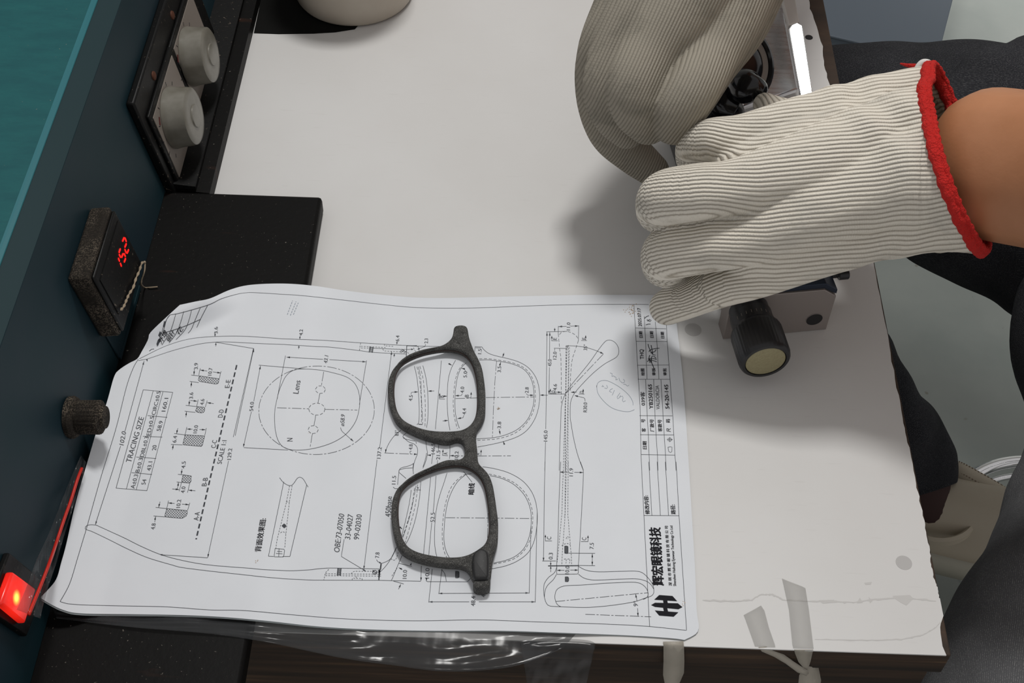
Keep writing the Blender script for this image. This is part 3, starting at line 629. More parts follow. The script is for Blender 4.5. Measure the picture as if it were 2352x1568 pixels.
# corner table in the fold
for l in ([(391, 722.6), (383, 733), (374, 765), (362, 795)], [(404, 720), (396, 748), (389, 765), (372, 792)], [(422, 715), (415, 740), (405, 765), (388, 788)], [(440, 711), (435, 732), (425, 757), (404, 780)], [(460, 707), (449, 733), (440, 755), (432, 765)], [(477, 701), (468, 718), (460, 734), (452, 752)]): PL('P', l)
PL('P', [(374, 765), (398, 758), (427, 748), (461, 733)])
TX('P', '外增', 371, 791, 386, 767, 2.0, .006); TX('P', '铜针', 389, 787, 403, 765, 1.8, .006); TX('P', '花', 411, 771, 422, 757, 1.8, .006)
PL('P', [(361, 792), (365, 781), (368, 779)], w=.8, tgt=None); PL('P', [(376, 751), (379, 738)], w=.8); PL('P', [(365, 772), (369, 762)], w=.7)
PL('P', [(343, 806), (348, 802), (354, 801)], w=.3)
# top temple arm outline (runs along the whole sheet)
PL('A', [(740, 800), (820, 760), (930, 705), (1050, 655), (1200, 610), (1350, 586), (1520, 576), (1700, 572), (1900, 580), (2178, 600)])
PL('P', [(650, 777.7), (740, 781), (830, 787), (934, 793), (958, 793)])
PL('A', [(810, 805), (900, 775), (1050, 725), (1200, 683), (1350, 650), (1500, 633), (1650, 632), (1900, 645), (2178, 656)])
PL('P', [(650, 790.5), (720, 795), (760, 797), (820, 804), (860, 809), (934, 812.5)])
LN('A', (730, 818), (820, 802)); AR('A', (822, 828), (815, 800), 5)
LN('A', (1503, 633), (1885, 697)); AR('A', (1886, 697), (1880, 740)); LN('A', (1886, 697), (1700, 1568))
LN('A', (1497, 575), (1500, 545)); AR('A', (1497, 577), (1500, 540), 5); AR('A', (1507, 638), (1505, 670), 5); LN('A', (1507, 638), (1505, 675))
TX('A', '3.6', 1526, 548, 1526, 480); LN('A', (1500, 560), (1503, 545))
# small cross sections E D C B A
HATCH('A', [(1345, 970), (1540, 1000), (1530, 1050), (1500, 1052), (1340, 1025), (1328, 1005)])
LN('A', (1260, 962), (1345, 972)); LN('A', (1245, 1025), (1335, 1038)); LN('A', (1350, 895), (1335, 965)); LN('A', (1558, 925), (1540, 1000))
DIM('A', (1350, 912), (1556, 942), (.34, .62)); AR('A', (1287, 962), (1290, 920)); LN('A', (1287, 962), (1293, 905)); AR('A', (1264, 1030), (1258, 1080)); LN('A', (1264, 1030), (1257, 1083))
TX('A', '3.9', 1326, 905, 1328, 842); TX('A', '10.7', 1463, 967, 1474, 892); TX('A', 'E-E', 1642, 1092, 1655, 1012, 2.5)
HATCH('A', [(1322, 1278), (1398, 1285), (1392, 1330), (1372, 1342), (1322, 1335), (1302, 1318)])
LN('A', (1205, 1265), (1322, 1278)); LN('A', (1195, 1323), (1302, 1336)); LN('A', (1330, 1208), (1315, 1275)); LN('A', (1420, 1218), (1400, 1283)); LN('A', (1252, 1216), (1320, 1224)); AR('A', (1320, 1224), (1255, 1216)); LN('A', (1420, 1238), (1485, 1248)); AR('A', (1420, 1238), (1485, 1248))
AR('A', (1238, 1265), (1243, 1215)); LN('A', (1238, 1265), (1243, 1212)); AR('A', (1214, 1328), (1205, 1380)); LN('A', (1214, 1328), (1206, 1383))
TX('A', '3.6', 1277, 1200, 1281, 1137); TX('A', '4.6', 1386, 1262, 1393, 1203); TX('A', 'D-D', 1573, 1388, 1588, 1310, 2.5)
HATCH('Q', [(998, 230), (1104, 236), (1090, 293), (985, 284)])
LN('Q', (940, 223), (998, 231)); LN('Q', (922, 282), (985, 285)); LN('Q', (1008, 188), (998, 230)); LN('Q', (1113, 194), (1104, 236)); DIM('Q', (1008, 199), (1108, 203), (.3, .68))
AR('Q', (952, 225), (958, 196)); LN('Q', (952, 225), (959, 195)); AR('Q', (935, 283), (930, 310)); LN('Q', (935, 283), (930, 311))
TX('Q', '6.4', 950, 273, 956, 237); TX('Q', '10.0', 1062, 222, 1069, 180)
HATCH('B', [(1186, 313), (1254, 322), (1246, 350), (1254, 362), (1240, 380), (1173, 374)])
LN('B', (1145, 309), (1186, 313)); LN('B', (1135, 370), (1173, 375)); LN('B', (1175, 372), (1155, 445)); LN('B', (1240, 380), (1222, 455)); AR('B', (1172, 311), (1178, 265)); LN('B', (1172, 311), (1178, 266)); AR('B', (1150, 372), (1145, 405)); LN('B', (1150, 372), (1140, 430))
AR('B', (1155, 432), (1100, 425)); LN('B', (1155, 432), (1100, 426)); AR('B', (1230, 436), (1285, 441)); LN('B', (1230, 436), (1285, 441))
TX('B', '4.5', 1204, 262, 1209, 207); TX('B', '4.0', 1199, 460, 1207, 408); TX('B', 'B-B', 1374, 405, 1387, 338, 2.5)
HATCH('B', [(1056, 583), (1222, 600), (1216, 640), (1178, 662), (1037, 649)])
LN('B', (967, 574), (1056, 583)); LN('B', (950, 642), (1037, 650)); LN('B', (1070, 520), (1056, 583)); LN('B', (1240, 537), (1222, 600)); DIM('B', (1068, 538), (1234, 552), (.3, .66)); AR('B', (991, 575), (1000, 530)); LN('B', (991, 575), (1002, 528)); AR('B', (967, 645), (958, 690)); LN('B', (967, 645), (960, 692))
TX('B', '4.8', 960, 752, 969, 703); TX('B', '10.2', 1163, 578, 1172, 512); TX('B', 'A-A', 1309, 680, 1322, 612, 2.5); TX('B', 'C-C', 1448, 100, 1460, 38, 2.5)
PL('P', [(543.7, 838), (516, 957), (484, 1093), (450.5, 1238)], w=.75, dash='D', sm_=False)
TX('B', 'SCALE 1:1', 1495, 228, 1536, 40, 2.4); TX('B', '129.2', 1570, 193, 1580, 103)
LN('P', (582, 800), (536, 1003)); LN('P', (525, 1058), (477, 1280)); AR('P', (477, 1280), (480, 1265)); LN('B', (1003, 952), (1382, 977)); AR('B', (1003, 952), (1060, 956), 5)
LN('P', (331, 829), (287, 990)); LN('P', (277, 1024), (219, 1204)); AR('P', (219, 1205), (223, 1192)); AR('P', (331, 829), (328, 840)); TX('P', '102.0', 284, 1023, 290, 992)
# tracing size table
for l in ([(266.6, 1120.5), (329, 894.8)], [(290.4, 1122), (352, 896.7)], [(313, 1124), (374.5, 899)], [(337.5, 1126.3), (396.8, 900.6)], [(266.6, 1120.5), (337.5, 1126.3)], [(329, 894.8), (396.8, 900.6)], [(302.4, 1085), (349, 1089)], [(313, 1049), (358.4, 1052.5)], [(328.3, 1001.4), (372.8, 1003.4)], [(339, 953.8), (384, 958)]): LN('P', *l)
TX('P', 'TRACING SIZE', 301, 1063, 331, 959, 2.5)
for s_, a_ in (('A±0.3', (309, 1122, 318, 1090)), ('B±0.3', (320, 1085, 329, 1052)), ('DBL±0.3', (330.5, 1049, 342, 1003)), ('ED±0.5', (345.5, 1000, 354.5, 956)), ('CIRC±0.5', (357, 953, 369.5, 899))): TX('P', s_, *a_, 2.1)
for s_, a_ in (('54', (334, 1113, 337, 1101)), ('43.1', (346.5, 1081, 350.5, 1060)), ('20', (358.5, 1034, 360, 1022)), ('58.9', (368.5, 990, 375, 967)), ('160.1', (380, 945, 387, 914))): TX('P', s_, *a_, 2.1)
# lower temple arm outline
PL('B', [(490, 715), (600, 765), (720, 820), (850, 885), (1010, 952), (1190, 1000), (1400, 1035), (1740, 1062)]); PL('P', [(579, 1304.8), (600, 1307), (660, 1310), (703, 1308.7), (740, 1304.9), (770, 1304), (871, 1306)])
PL('B', [(490, 715), (445, 713), (415, 720), (402, 740), (412, 752), (460, 768), (600, 835), (740, 905), (900, 975), (1100, 1035), (1180, 1055), (1400, 1083), (1740, 1120)]); PL('P', [(579, 1321.5), (612, 1325), (662, 1329), (713, 1331.4), (744, 1331.7), (871, 1332)])
# lens figure
PL('C', [(350, 715), (420, 685), (540, 650), (690, 662), (820, 690), (920, 722), (985, 765), (1020, 815), (1040, 880), (1044, 960), (1030, 1060), (1005, 1130), (950, 1215), (880, 1275), (780, 1325), (650, 1365), (520, 1384), (410, 1382), (340, 1350), (300, 1290), (280, 1200), (277, 1100), (285, 1010), (300, 920), (320, 830), (340, 745)], closed=True) if False else \
PL('C', [(300, 920), (320, 845), (345, 785), (375, 725), (420, 680), (480, 658), (560, 655), (690, 665), (820, 693), (920, 724), (985, 768), (1022, 825), (1040, 890), (1044, 960), (1032, 1050), (1005, 1130), (950, 1210), (880, 1272), (780, 1325), (650, 1365), (520, 1384), (420, 1380), (350, 1352), (308, 1295), (285, 1210), (276, 1100), (282, 1010)], closed=True)
ce = [(655 + 520 * math.cos(t) - 8 * math.sin(t), 1026 + 398 * math.sin(t) + 0 * math.cos(t)) for t in np.linspace(0, 2 * math.pi, 41)[:-1]]
PL('C', ce, dash='c', closed=True)
LN('C', (375, 535), (300, 925)); LN('C', (1105, 578), (1040, 975)); DIM('C', (385, 548), (1100, 590), (.46, .54)); TX('C', '43.1', 752, 608, 762, 540)
LN('C', (135, 620), (560, 655)); LN('C', (0, 1362), (400, 1384)); LN('C', (150, 625), (90, 945)); LN('C', (68, 1038), (0, 1340)); AR('C', (150, 625), (140, 680)); AR('P', (559, 1027), (562, 1010)); TX('C', '54.0', 84, 1034, 92, 952)
LN('C', (720, 680), (698, 805), dash='c'); LN('C', (685, 875), (668, 962)); LN('C', (648, 1070), (632, 1165)); LN('C', (618, 1235), (597, 1360), dash='c'); LN('C', (300, 1003), (588, 1013), dash='c'); LN('C', (730, 1018), (1022, 1024), dash='c')
for cx_, cy_, rx, ry in ((690, 840, 45, 35), (658, 1016, 73, 54), (625, 1200, 46, 36)):
    PL('C', [(cx_ + rx * math.cos(t), cy_ + ry * math.sin(t)) for t in np.linspace(0, 2 * math.pi, 17)[:-1]], dash='d', closed=True)
TX('C', 'Lens', 492, 880, 512, 762, 2.9); TX('C', 'N', 440, 1308, 440, 1278, 2.9); TX('C', 'ø58.9', 903, 1172, 912, 1070, 2.1)
LN('C', (872, 1182), (878, 1210), (985, 1305)); AR('C', (988, 1306), (900, 1228))
TX('C', '4.2', 532, 352, 533, 300); LN('C', (510, 345), (505, 385)); AR('C', (504, 386), (507, 350), 5); LN('C', (497, 442), (494, 475)); AR('C', (497, 442), (495, 470), 5)
TX('C', '6.4', 1398, 407, 1402, 355); LN('C', (1380, 400), (1378, 432)); AR('C', (1378, 434), (1380, 405), 5); AR('C', (1357, 516), (1352, 545), 5); LN('C', (1357, 516), (1352, 547))
# hinge detail top
for l in ([(1052, 420), (1040, 490)], [(1055, 450), (1290, 462)], [(1055, 465), (1460, 478)], [(1170, 467), (1450, 480)], [(1265, 435), (1262, 445), (1345, 450), (1345, 440)], [(1250, 475), (1262, 492), (1420, 500)]): PL('C', l, dash='s', sm_=False)
for k in range(6): LN('C', (1128, 500 - k * 9), (1160, 506 - k * 9), w=.3)
LN('C', (1140, 455), (1128, 505), w=.4); LN('C', (1165, 455), (1158, 507), w=.4)
LN('C', (1467, 445), (1462, 550), w=.35); LN('C', (1465, 445), (1568, 450)); LN('C', (1460, 480), (1524, 476)); AR('C', (1527, 476), (1480, 480), 5)
for cx_, cy_ in ((1420, 497), (1448, 500), (1432, 488)): PL('C', [(cx_ + 12 * math.cos(t), cy_ + 12 * math.sin(t)) for t in np.linspace(0, 2 * math.pi, 9)[:-1]], closed=True, w=.35)
PL('E', [(325, 322), (430, 324), (445, 370), (458, 395)]); PL('E', [(392, 340), (405, 372), (430, 382)], dash='s'); PL('E', [(330, 385), (345, 400), (375, 420)], dash='s'); LN('E', (432, 324), (800, 330))
TX('E', '2.3', 535, 298, 537, 250); LN('E', (512, 305), (513, 325), (430, 355)); AR('E', (430, 357), (480, 338), 5)
# 137.2 long dimension
LN('P', (899.6, 806), (872, 1028)); LN('P', (866, 1055), (836, 1305)); AR('P', (835.5, 1307), (837, 1295)); AR('P', (899.8, 806), (898, 820)); TX('P', '137.2', 874, 1053, 877, 1027)
TX('E', '83°', 242, 1222, 244, 1168); PL('E', [(265, 1165), (205, 1215), (155, 1280), (120, 1350), (110, 1390)]); AR('E', (110, 1392), (116, 1350)); LN('E', (100, 1392), (430, 1406), dash='c'); AR('E', (430, 1406), (380, 1404))
TX('E', '4.8', 380, 1362, 384, 1308); LN('E', (358, 1403), (356, 1375)); LN('E', (356, 1375), (372, 1375))
# front curve (section) drawing, left
PL('E', [(400, 525), (425, 640), (440, 780), (448, 930), (445, 1080), (425, 1110)]); PL('E', [(485, 520), (515, 640), (532, 780), (538, 920), (535, 1040), (522, 1140)])
for l in ([(425, 530), (450, 640), (465, 800), (472, 950), (470, 1100)], [(455, 525), (485, 640), (500, 780), (510, 930), (505, 1140)]): PL('E', l, dash='d')
PL('E', [(440, 530), (462, 640), (468, 780), (476, 950), (482, 1110)], dash='c'); LN('E', (440, 1105), (480, 1108), w=.4)
TX('E', '4.5', 378, 875, 385, 818); LN('E', (368, 808), (370, 785), (435, 782)); AR('E', (437, 782), (400, 783)); LN('E', (598, 772), (538, 774)); AR('E', (536, 774), (570, 773))
PL('E', [(320, 1195), (290, 1215), (285, 1240), (320, 1255), (410, 1275)]); PL('E', [(290, 1235), (340, 1280), (400, 1305), (430, 1345), (430, 1400), (412, 1450), (395, 1500), (385, 1568)]); PL('E', [(415, 1275), (420, 1300)])
PL('E', [(512, 1260), (520, 1330), (530, 1400), (515, 1470), (485, 1545)]); PL('G', [(370, 100), (330, 120), (255, 140), (235, 160), (232, 185)]); PL('G', [(235, 160), (290, 145), (362, 140)]); LN('G', (235, 185), (300, 240)); PL('G', [(370, 95), (365, 140), (370, 200)]); PL('G', [(495, 0), (480, 70), (460, 130)])
LN('G', (233, 165), (220, 300)); TX('G', '11.5', 200, 298, 206, 218); LN('G', (177, 322), (180, 336), (222, 337))
LN('E', (530, 1413), (565, 1415)); AR('E', (530, 1413), (560, 1415)); TX('E', '146.5', 605, 1405, 607, 1300)
LN('E', (670, 470), (610, 1155)); LN('E', (650, 1230), (640, 1370)); LN('E', (632, 1465), (625, 1568)); TX('E', '21.5', 655, 1460, 660, 1370)
LN('E', (585, 1400), (572, 1500))
# section arrows B, A
for (x, y, h_) in ((650, 850, 'B'), (965, 840, None), ): LN('E', (x, y), (x + 4, y - 52)); AR('E', (x + 4, y - 58), (x, y), 6)
LN('E', (648, 852), (705, 854)); TX('E', 'B', 692, 840, 692, 820, 2.2); TX('E', 'B', 943, 833, 944, 812, 2.2); LN('E', (965, 842), (912, 838))
LN('E', (700, 825), (725, 824)); AR('E', (727, 824), (700, 825)); TX('E', '4.0', 896, 795, 898, 732); LN('E', (880, 800), (878, 818), (812, 820)); AR('E', (808, 820), (860, 819)); LN('E', (810, 848), (1035, 842), dash='c')
TX('E', '4.4', 916, 1010, 918, 948); LN('E', (895, 1015), (893, 1038), (832, 1050)); AR('E', (830, 1050), (880, 1040)); LN('E', (683, 1072), (735, 1068)); AR('E', (737, 1066), (690, 1072)); TX('E', '5.0', 925, 640, 928, 578); LN('E', (912, 575), (908, 555), (872, 545)); AR('E', (870, 545), (900, 552)); LN('E', (738, 498), (772, 514)); AR('E', (776, 516), (745, 500))
PL('E', [(812, 465), (770, 545), (740, 650), (730, 780), (728, 900), (738, 1050), (755, 1165)]); PL('E', [(920, 490), (870, 540), (835, 620), (815, 730), (805, 850), (808, 970), (825, 1070), (850, 1145)]); PL('E', [(890, 500), (845, 560), (812, 650), (797, 760), (788, 880), (795, 1000), (815, 1100), (830, 1150)], dash='d')
PL('E', [(755, 1290), (755, 1380), (750, 1450)]); LN('E', (755, 1420), (900, 1422), dash='c'); AR('E', (757, 1419), (800, 1420)); TX('E', '10.2', 838, 1460, 842, 1378)
LN('E', (682, 1415), (686, 1362)); AR('E', (686, 1356), (683, 1410), 6); LN('E', (680, 1416), (735, 1420)); TX('E', 'A', 730, 1410, 731, 1390, 2.2); TX('E', 'A', 1052, 1415, 1053, 1395, 2.2); LN('E', (1064, 1420), (1068, 1365)); AR('E', (1069, 1358), (1065, 1400), 6); LN('E', (1030, 1423), (1365, 1421), dash='c')
# right half of the front view (upper lens)
PL('E', [(1075, 333), (1100, 365), (1150, 400), (1230, 425), (1340, 450), (1450, 485), (1540, 540), (1605, 620), (1640, 710), (1652, 810), (1645, 920), (1610, 1040), (1540, 1150), (1450, 1220), (1320, 1270), (1180, 1305), (1030, 1333)])
PL('E', [(1048, 465), (1140, 462), (1240, 475), (1350, 495), (1450, 530), (1520, 580), (1570, 660), (1592, 750), (1597, 850), (1580, 950), (1530, 1060), (1440, 1150), (1330, 1205), (1200, 1238), (1020, 1252)])
PL('E', [(1048, 452), (1140, 450), (1250, 465), (1370, 488), (1470, 525), (1540, 580), (1590, 670), (1608, 770), (1610, 870), (1590, 970), (1540, 1070), (1450, 1165), (1340, 1222), (1200, 1255), (1020, 1266)], dash='d')
LN('E', (1005, 330), (1078, 333)); LN('E', (1008, 332), (1003, 380)); TX('E', '1.5', 1070, 405, 1073, 355); LN('E', (1012, 340), (1065, 342))
LN('E', (1297, 393), (1284, 430)); AR('E', (1281, 436), (1290, 410)); AR('E', (1264, 482), (1252, 525)); LN('E', (1264, 482), (1253, 520)); TX('E', '3.5', 1265, 588, 1268, 528)
PL('E', [(1222, 475), (1208, 640), (1195, 860), (1180, 1235)], dash='c', sm_=False); LN('E', (1115, 838), (1600, 832), dash='c'); TX('E', '2.8', 1541, 795, 1544, 738); LN('E', (1520, 800), (1520, 815), (1590, 815)); AR('E', (1594, 815), (1550, 815)); LN('E', (1735, 815), (1660, 814)); AR('E', (1656, 814), (1700, 814))
TX('E', '3.8', 1266, 1148, 1268, 1082); LN('E', (1247, 1152), (1258, 1205)); AR('E', (1260, 1210), (1250, 1165)); AR('E', (1288, 1275), (1302, 1312)); LN('E', (1288, 1275), (1300, 1310))
# lower lens front view
PL('G', [(1025, 130), (1140, 148), (1280, 190), (1400, 260), (1480, 350), (1525, 450), (1543, 560), (1540, 690), (1515, 830), (1460, 940), (1360, 1020), (1240, 1070), (1110, 1097)])
PL('G', [(1095, 213), (1200, 238), (1310, 290), (1400, 370), (1455, 460), (1485, 570), (1485, 690), (1465, 800), (1420, 900), (1340, 975), (1240, 1018), (1130, 1042)])
PL('G', [(1085, 198), (1200, 225), (1320, 278), (1415, 360), (1470, 455), (1500, 570), (1498, 690), (1478, 810), (1430, 910), (1345, 990), (1240, 1030), (1125, 1052)], dash='d')
PL('G', [(688, 190), (660, 280), (620, 400), (590, 520), (575, 650), (570, 800), (575, 900), (592, 985)]); PL('G', [(850, 215), (790, 270), (740, 350), (700, 450), (675, 570), (662, 700), (660, 830), (680, 930), (715, 998)]); PL('G', [(870, 195), (800, 240), (730, 320), (690, 420), (660, 550), (645, 700), (645, 830), (660, 930), (690, 995)], dash='d'); PL('G', [(920, 197), (870, 203), (840, 225)])
LN('G', (675, 612), (1490, 620), dash='c'); LN('G', (1078, 570), (1070, 820), dash='c'); TX('G', '暗线', 945, 395, 952, 288, 3.0, .01); LN('G', (845, 175), (925, 275))
LN('G', (1543, 560), (1525, 1415)); LN('G', (1485, 690), (1467, 1330)); LN('G', (610, 1335), (640, 1100)); LN('G', (515, 1415), (548, 1100)); DIM('G', (610, 1330), (1465, 1325), (.46, .54)); DIM('G', (518, 1410), (1522, 1410), (.38, .47)); TX('G', '41.6', 1053, 1368, 1056, 1285, 2.1); TX('G', '48.4', 955, 1452, 958, 1358, 2.1)
LN('G', (560, 130), (552, 560)) if False else None
PL('G', [(585, 215), (558, 560)], sm_=False); LN('G', (543, 660), (515, 970)); TX('G', '52.5', 570, 655, 573, 565, 2.1); LN('G', (533, 230), (465, 965)); LN('G', (445, 1070), (440, 1210)); AR('G', (440, 1212), (443, 1180))
LN('G', (495, 1190), (490, 1218), (880, 1220), (925, 1175)); TX('G', '10.0', 518, 1190, 522, 1092); AR('G', (492, 1216), (494, 1190)); PL('G', [(635, 1105), (665, 1140), (682, 1215)])
for k in range(6): LN('G', (770 + 6 * k, 1122), (770 + 6 * k, 1182), w=.22)
LN('G', (768, 1120), (802, 1120), (802, 1184), (768, 1184), (768, 1120))
PL('G', [(350, 350), (330, 480), (300, 620), (265, 760), (245, 820)]); PL('G', [(440, 270), (425, 440), (385, 640), (330, 800), (285, 880)]); PL('G', [(380, 330), (355, 500), (300, 700), (262, 800)], dash='d'); PL('G', [(410, 300), (390, 480), (340, 680), (290, 850)], dash='d'); PL('G', [(395, 310), (340, 580), (270, 800)], dash='c'); LN('G', (395, 348), (440, 350)); AR('G', (412, 345), (412, 300), 5)
LN('G', (220, 685), (262, 718)); AR('G', (266, 721), (235, 697)); LN('G', (232, 1045), (355, 1075)); AR('G', (352, 1040), (340, 1068), 6)
TX('G', '450base', 155, 605, 167, 412, 2.9); LN('G', (150, 620), (165, 628))
# lower hinge corner
PL('G', [(210, 890), (180, 960), (150, 1005), (110, 1030), (68, 1045)]); LN('G', (68, 1045), (62, 1108), (45, 1110)); PL('G', [(262, 970), (215, 1080), (170, 1190), (160, 1205)]); LN('G', (40, 1205), (175, 1210), (440, 1214)); LN('G', (45, 1110), (42, 1200), w=.5); PL('G', [(205, 900), (150, 1010), (100, 1080), (50, 1130)])
TX('G', '7.8', 45, 995, 48, 942); LN('G', (20, 1010), (18, 1025), (62, 1040)); AR('G', (66, 1044), (30, 1030), 5); LN('G', (265, 1105), (235, 1088)); AR('G', (228, 1085), (260, 1100)); LN('G', (180, 1213), (278, 1240)); LN('G', (228, 1290), (250, 1245)); AR('G', (252, 1240), (235, 1275)); TX('G', '10.0', 305, 1192, 310, 1110)
PL('G', [(225, 940), (200, 1010), (165, 1010), (155, 990)], dash='s'); LN('G', (165, 1165), (215, 1090), dash='s')
# back-view detail, left bottom
PL('D', [(322, 143), (355, 185), (400, 212), (432, 212), (460, 180), (480, 150), (505, 138), (535, 155), (565, 205), (580, 228)])
for l in ([(360, 180), (222, 850)], [(567, 205), (415, 852)], [(222, 850), (272, 852)], [(350, 852), (415, 852)], [(282, 780), (370, 788), (358, 856), (272, 855), (282, 780)], [(290, 825), (348, 828)], [(318, 780), (314, 855)], [(300, 805), (345, 808)]): LN('D', *l)
for l in ([(412, 215), (385, 360), (300, 700), (288, 780)], [(435, 215), (410, 360), (380, 640), (368, 780)], [(380, 358), (412, 365)]): LN('D', *l, dash='s')
PL('D', [(330, 640), (345, 630), (362, 632), (378, 645)], dash='s'); PL('D', [(363 + 13 * math.cos(t), 577 + 13 * math.sin(t)) for t in np.linspace(0, 6.28, 9)[:-1]], closed=True, w=1.0); PL('D', [(362, 577), (364, 578), (366, 577)], w=1.6)
TX('D', '背面效果图:', 155, 812, 204, 512, 3.0, .006); TX('D', 'OBE:73-07050', 860, 820, 906, 475, 2.7); TX('D', '33-04027', 958, 702, 986, 480, 2.7); TX('D', '99-02030', 1037, 704, 1064, 478, 2.7)
LN('D', (903, 698), (878, 852), (1100, 985)); AR('D', (1103, 987), (1060, 962))
for l in ([(765, 968), (735, 1000), (720, 1065)], [(735, 1008), (1235, 1012)], [(735, 1025), (1235, 1028)], [(965, 1008), (990, 985), (1150, 985)], [(975, 1065), (978, 1048), (1065, 1050), (1066, 1068)], [(1010, 1030), (1015, 1050)]): PL('D', l, dash='s', sm_=False)
for k in range(7): LN('D', (842, 962 + k * 9), (872, 966 + k * 9), w=.3)
LN('D', (848, 958), (840, 1024), w=.4); LN('D', (876, 958), (870, 1024), w=.4)
for cx_, cy_, r_ in ((1180, 995, 20), (1183, 998, 10), (1165, 985, 10), (1215, 985, 12)): PL('D', [(cx_ + r_ * math.cos(t), cy_ + r_ * math.sin(t)) for t in np.linspace(0, 6.28, 9)[:-1]], closed=True, w=.35)
LN('D', (1235, 915), (1228, 965), (1215, 1068), w=.45); LN('P', (871, 1332), (871, 1306))
# side view (temple) on the right
for l in ([(1302.6, 794), (1290.5, 1180), (1280, 1290)], [(1308, 797), (1298, 1180), (1296, 1187)]): PL('P', l, dash='s', sm_=False)
PL('I', [(315, 445), (312, 880), (308, 1000), (308, 1568)], dash='s', sm_=False, w=.35)
PL('K', [(293, 0), (291, 455), (265, 820), (262, 890)], dash='s', sm_=False); PL('K', [(318, 0), (315, 455), (345, 820), (348, 890)], dash='s', sm_=False)
PL('I', [(335, 880), (333, 1000), (332, 1568)], dash='s', sm_=False)
PL('I', [(335, 440), (333, 880)], dash='s', sm_=False)
PL('I', [(255, 345), (270, 325), (310, 316), (350, 322), (400, 350), (425, 385)], dash='d'); PL('I', [(245, 340), (255, 460), (268, 560), (272, 700), (272, 960)], dash='d', sm_=False); PL('I', [(425, 400), (395, 490), (370, 570), (357, 680), (353, 860)], dash='d')
PL('I', [(312, 870), (290, 920), (275, 980), (270, 1030), (260, 1300), (252, 1568)]); PL('I', [(312, 870), (360, 800), (450, 690), (530, 590), (600, 490), (650, 425), (680, 398), (715, 395), (755, 415), (782, 455), (790, 500), (778, 535), (750, 560), (660, 610), (560, 690), (470, 780), (400, 860), (370, 910), (355, 960), (352, 1080), (362, 1160), (385, 1290), (420, 1430), (470, 1568)])
LN('I', (318, 868), (650, 520), dash='c'); PL('I', [(318, 445), (400, 448), (480, 458), (560, 480), (640, 512)]); AR('I', (652, 518), (600, 495)); TX('I', '35°', 503, 488, 506, 438)
PL('I', [(320, 470), (325, 448), (335, 450), (332, 468)])
LN('I', (245, 268), (243, 340)); LN('I', (428, 262), (426, 400)); DIM('I', (247, 273), (426, 267), (.40, .60)); TX('I', '11.0', 350, 308, 352, 238); LN('I', (137, 320), (325, 316)); LN('I', (212, 285), (213, 316)); AR('I', (213, 318), (212, 285), 6)
LN('I', (143, 320), (132, 1195)); LN('I', (130, 1310), (122, 1568)); AR('I', (143, 322), (142, 370)); TX('I', '145.0', 146, 1308, 148, 1210); LN('I', (168, 322), (166, 565)); LN('I', (165, 640), (160, 880)); AR('I', (168, 322), (167, 370)); AR('I', (160, 882), (162, 840)); TX('I', '45.0', 182, 632, 184, 570)
LN('I', (157, 880), (312, 880)); LN('I', (205, 468), (320, 470)); TX('I', '12.0', 228, 570, 230, 502); LN('I', (212, 490), (213, 472)); TX('I', '4.6', 230, 850, 232, 792); LN('I', (205, 862), (268, 864)); AR('I', (272, 864), (230, 863)); LN('I', (410, 862), (360, 864)); AR('I', (357, 864), (400, 863))
for (x, y, ch) in ((187, 400, 'E'), (450, 398, 'E'), (175, 875, 'D'), (428, 880, 'D')):
    LN('I', (x, y), (x + 52, y + 1)); TX('I', ch, x + 42, y - 6, x + 43, y - 24, 2.1)
for (x, y) in ((185, 402), (490, 398), (172, 878), (468, 880)): LN('I', (x, y), (x + 1, y - 40)); AR('I', (x + 1, y - 48), (x, y), 6)
TX('I', 'R30.0', 502, 1045, 504, 958); LN('I', (486, 945), (484, 915), (395, 895)); AR('I', (390, 893), (440, 905))
for l in ([(253, 0), (240, 300), (228, 700), (218, 893)], [(422, 0), (440, 50), (448, 90), (442, 240), (425, 560), (405, 890)]): PL('K', l)
DIM('K', (246, 88), (446, 92), (.42, .62)); TX('K', '11.9', 358, 125, 360, 58)
PL('K', [(118, 0), (105, 850)], sm_=False); AR('K', (105, 852), (107, 810)); LN('K', (95, 850), (212, 850)); LN('K', (145, 892), (408, 890), w=.5); TX('K', '0.3', 184, 838, 186, 782); LN('K', (168, 850), (167, 890)); AR('K', (168, 888), (168, 860), 5); AR('K', (168, 896), (168, 930), 5); LN('K', (168, 896), (168, 945))
TX('K', '10.0', 325, 965, 328, 895); LN('K', (220, 893), (217, 965), (405, 962), (405, 892)); LN('K', (225, 930), (285, 930)); LN('K', (335, 928), (398, 928)); AR('K', (220, 930), (260, 930)); AR('K', (404, 928), (360, 928))
LN('K', (408, 888), (548, 890)); LN('K', (320, 783), (548, 785)); DIM('K', (524, 788), (524, 887)); TX('K', '7.5', 535, 750, 537, 697)
for (x, y, x2) in ((122, 678, 125), (487, 684, 485)): LN('K', (x, y), (x, y - 45)); AR('K', (x, y - 55), (x, y), 6)
LN('K', (120, 678), (178, 678)); LN('K', (427, 684), (487, 684)); TX('K', 'C', 172, 668, 173, 645, 2.2); TX('K', 'C', 472, 674, 473, 652, 2.2)
for x, y0, y1 in ((288, 722, 786), (293, 986, 1028)):
    for k in range(7): LN('K', (x + 4.2 * k, y0), (x + 4.2 * k, y1), w=.2)
    LN('K', (x - 1, y0), (x + 29, y0), (x + 29, y1), (x - 1, y1), (x - 1, y0))
PL('K', [(262, 720), (285, 705), (315, 700), (335, 712)], dash='s'); PL('K', [(300, 660), (310, 640), (322, 645), (315, 660)], dash='s'); PL('K', [(282, 835), (300, 830), (302, 870), (285, 868)], dash='s', sm_=False); PL('K', [(312, 835), (330, 830), (332, 870), (315, 868)], dash='s', sm_=False)
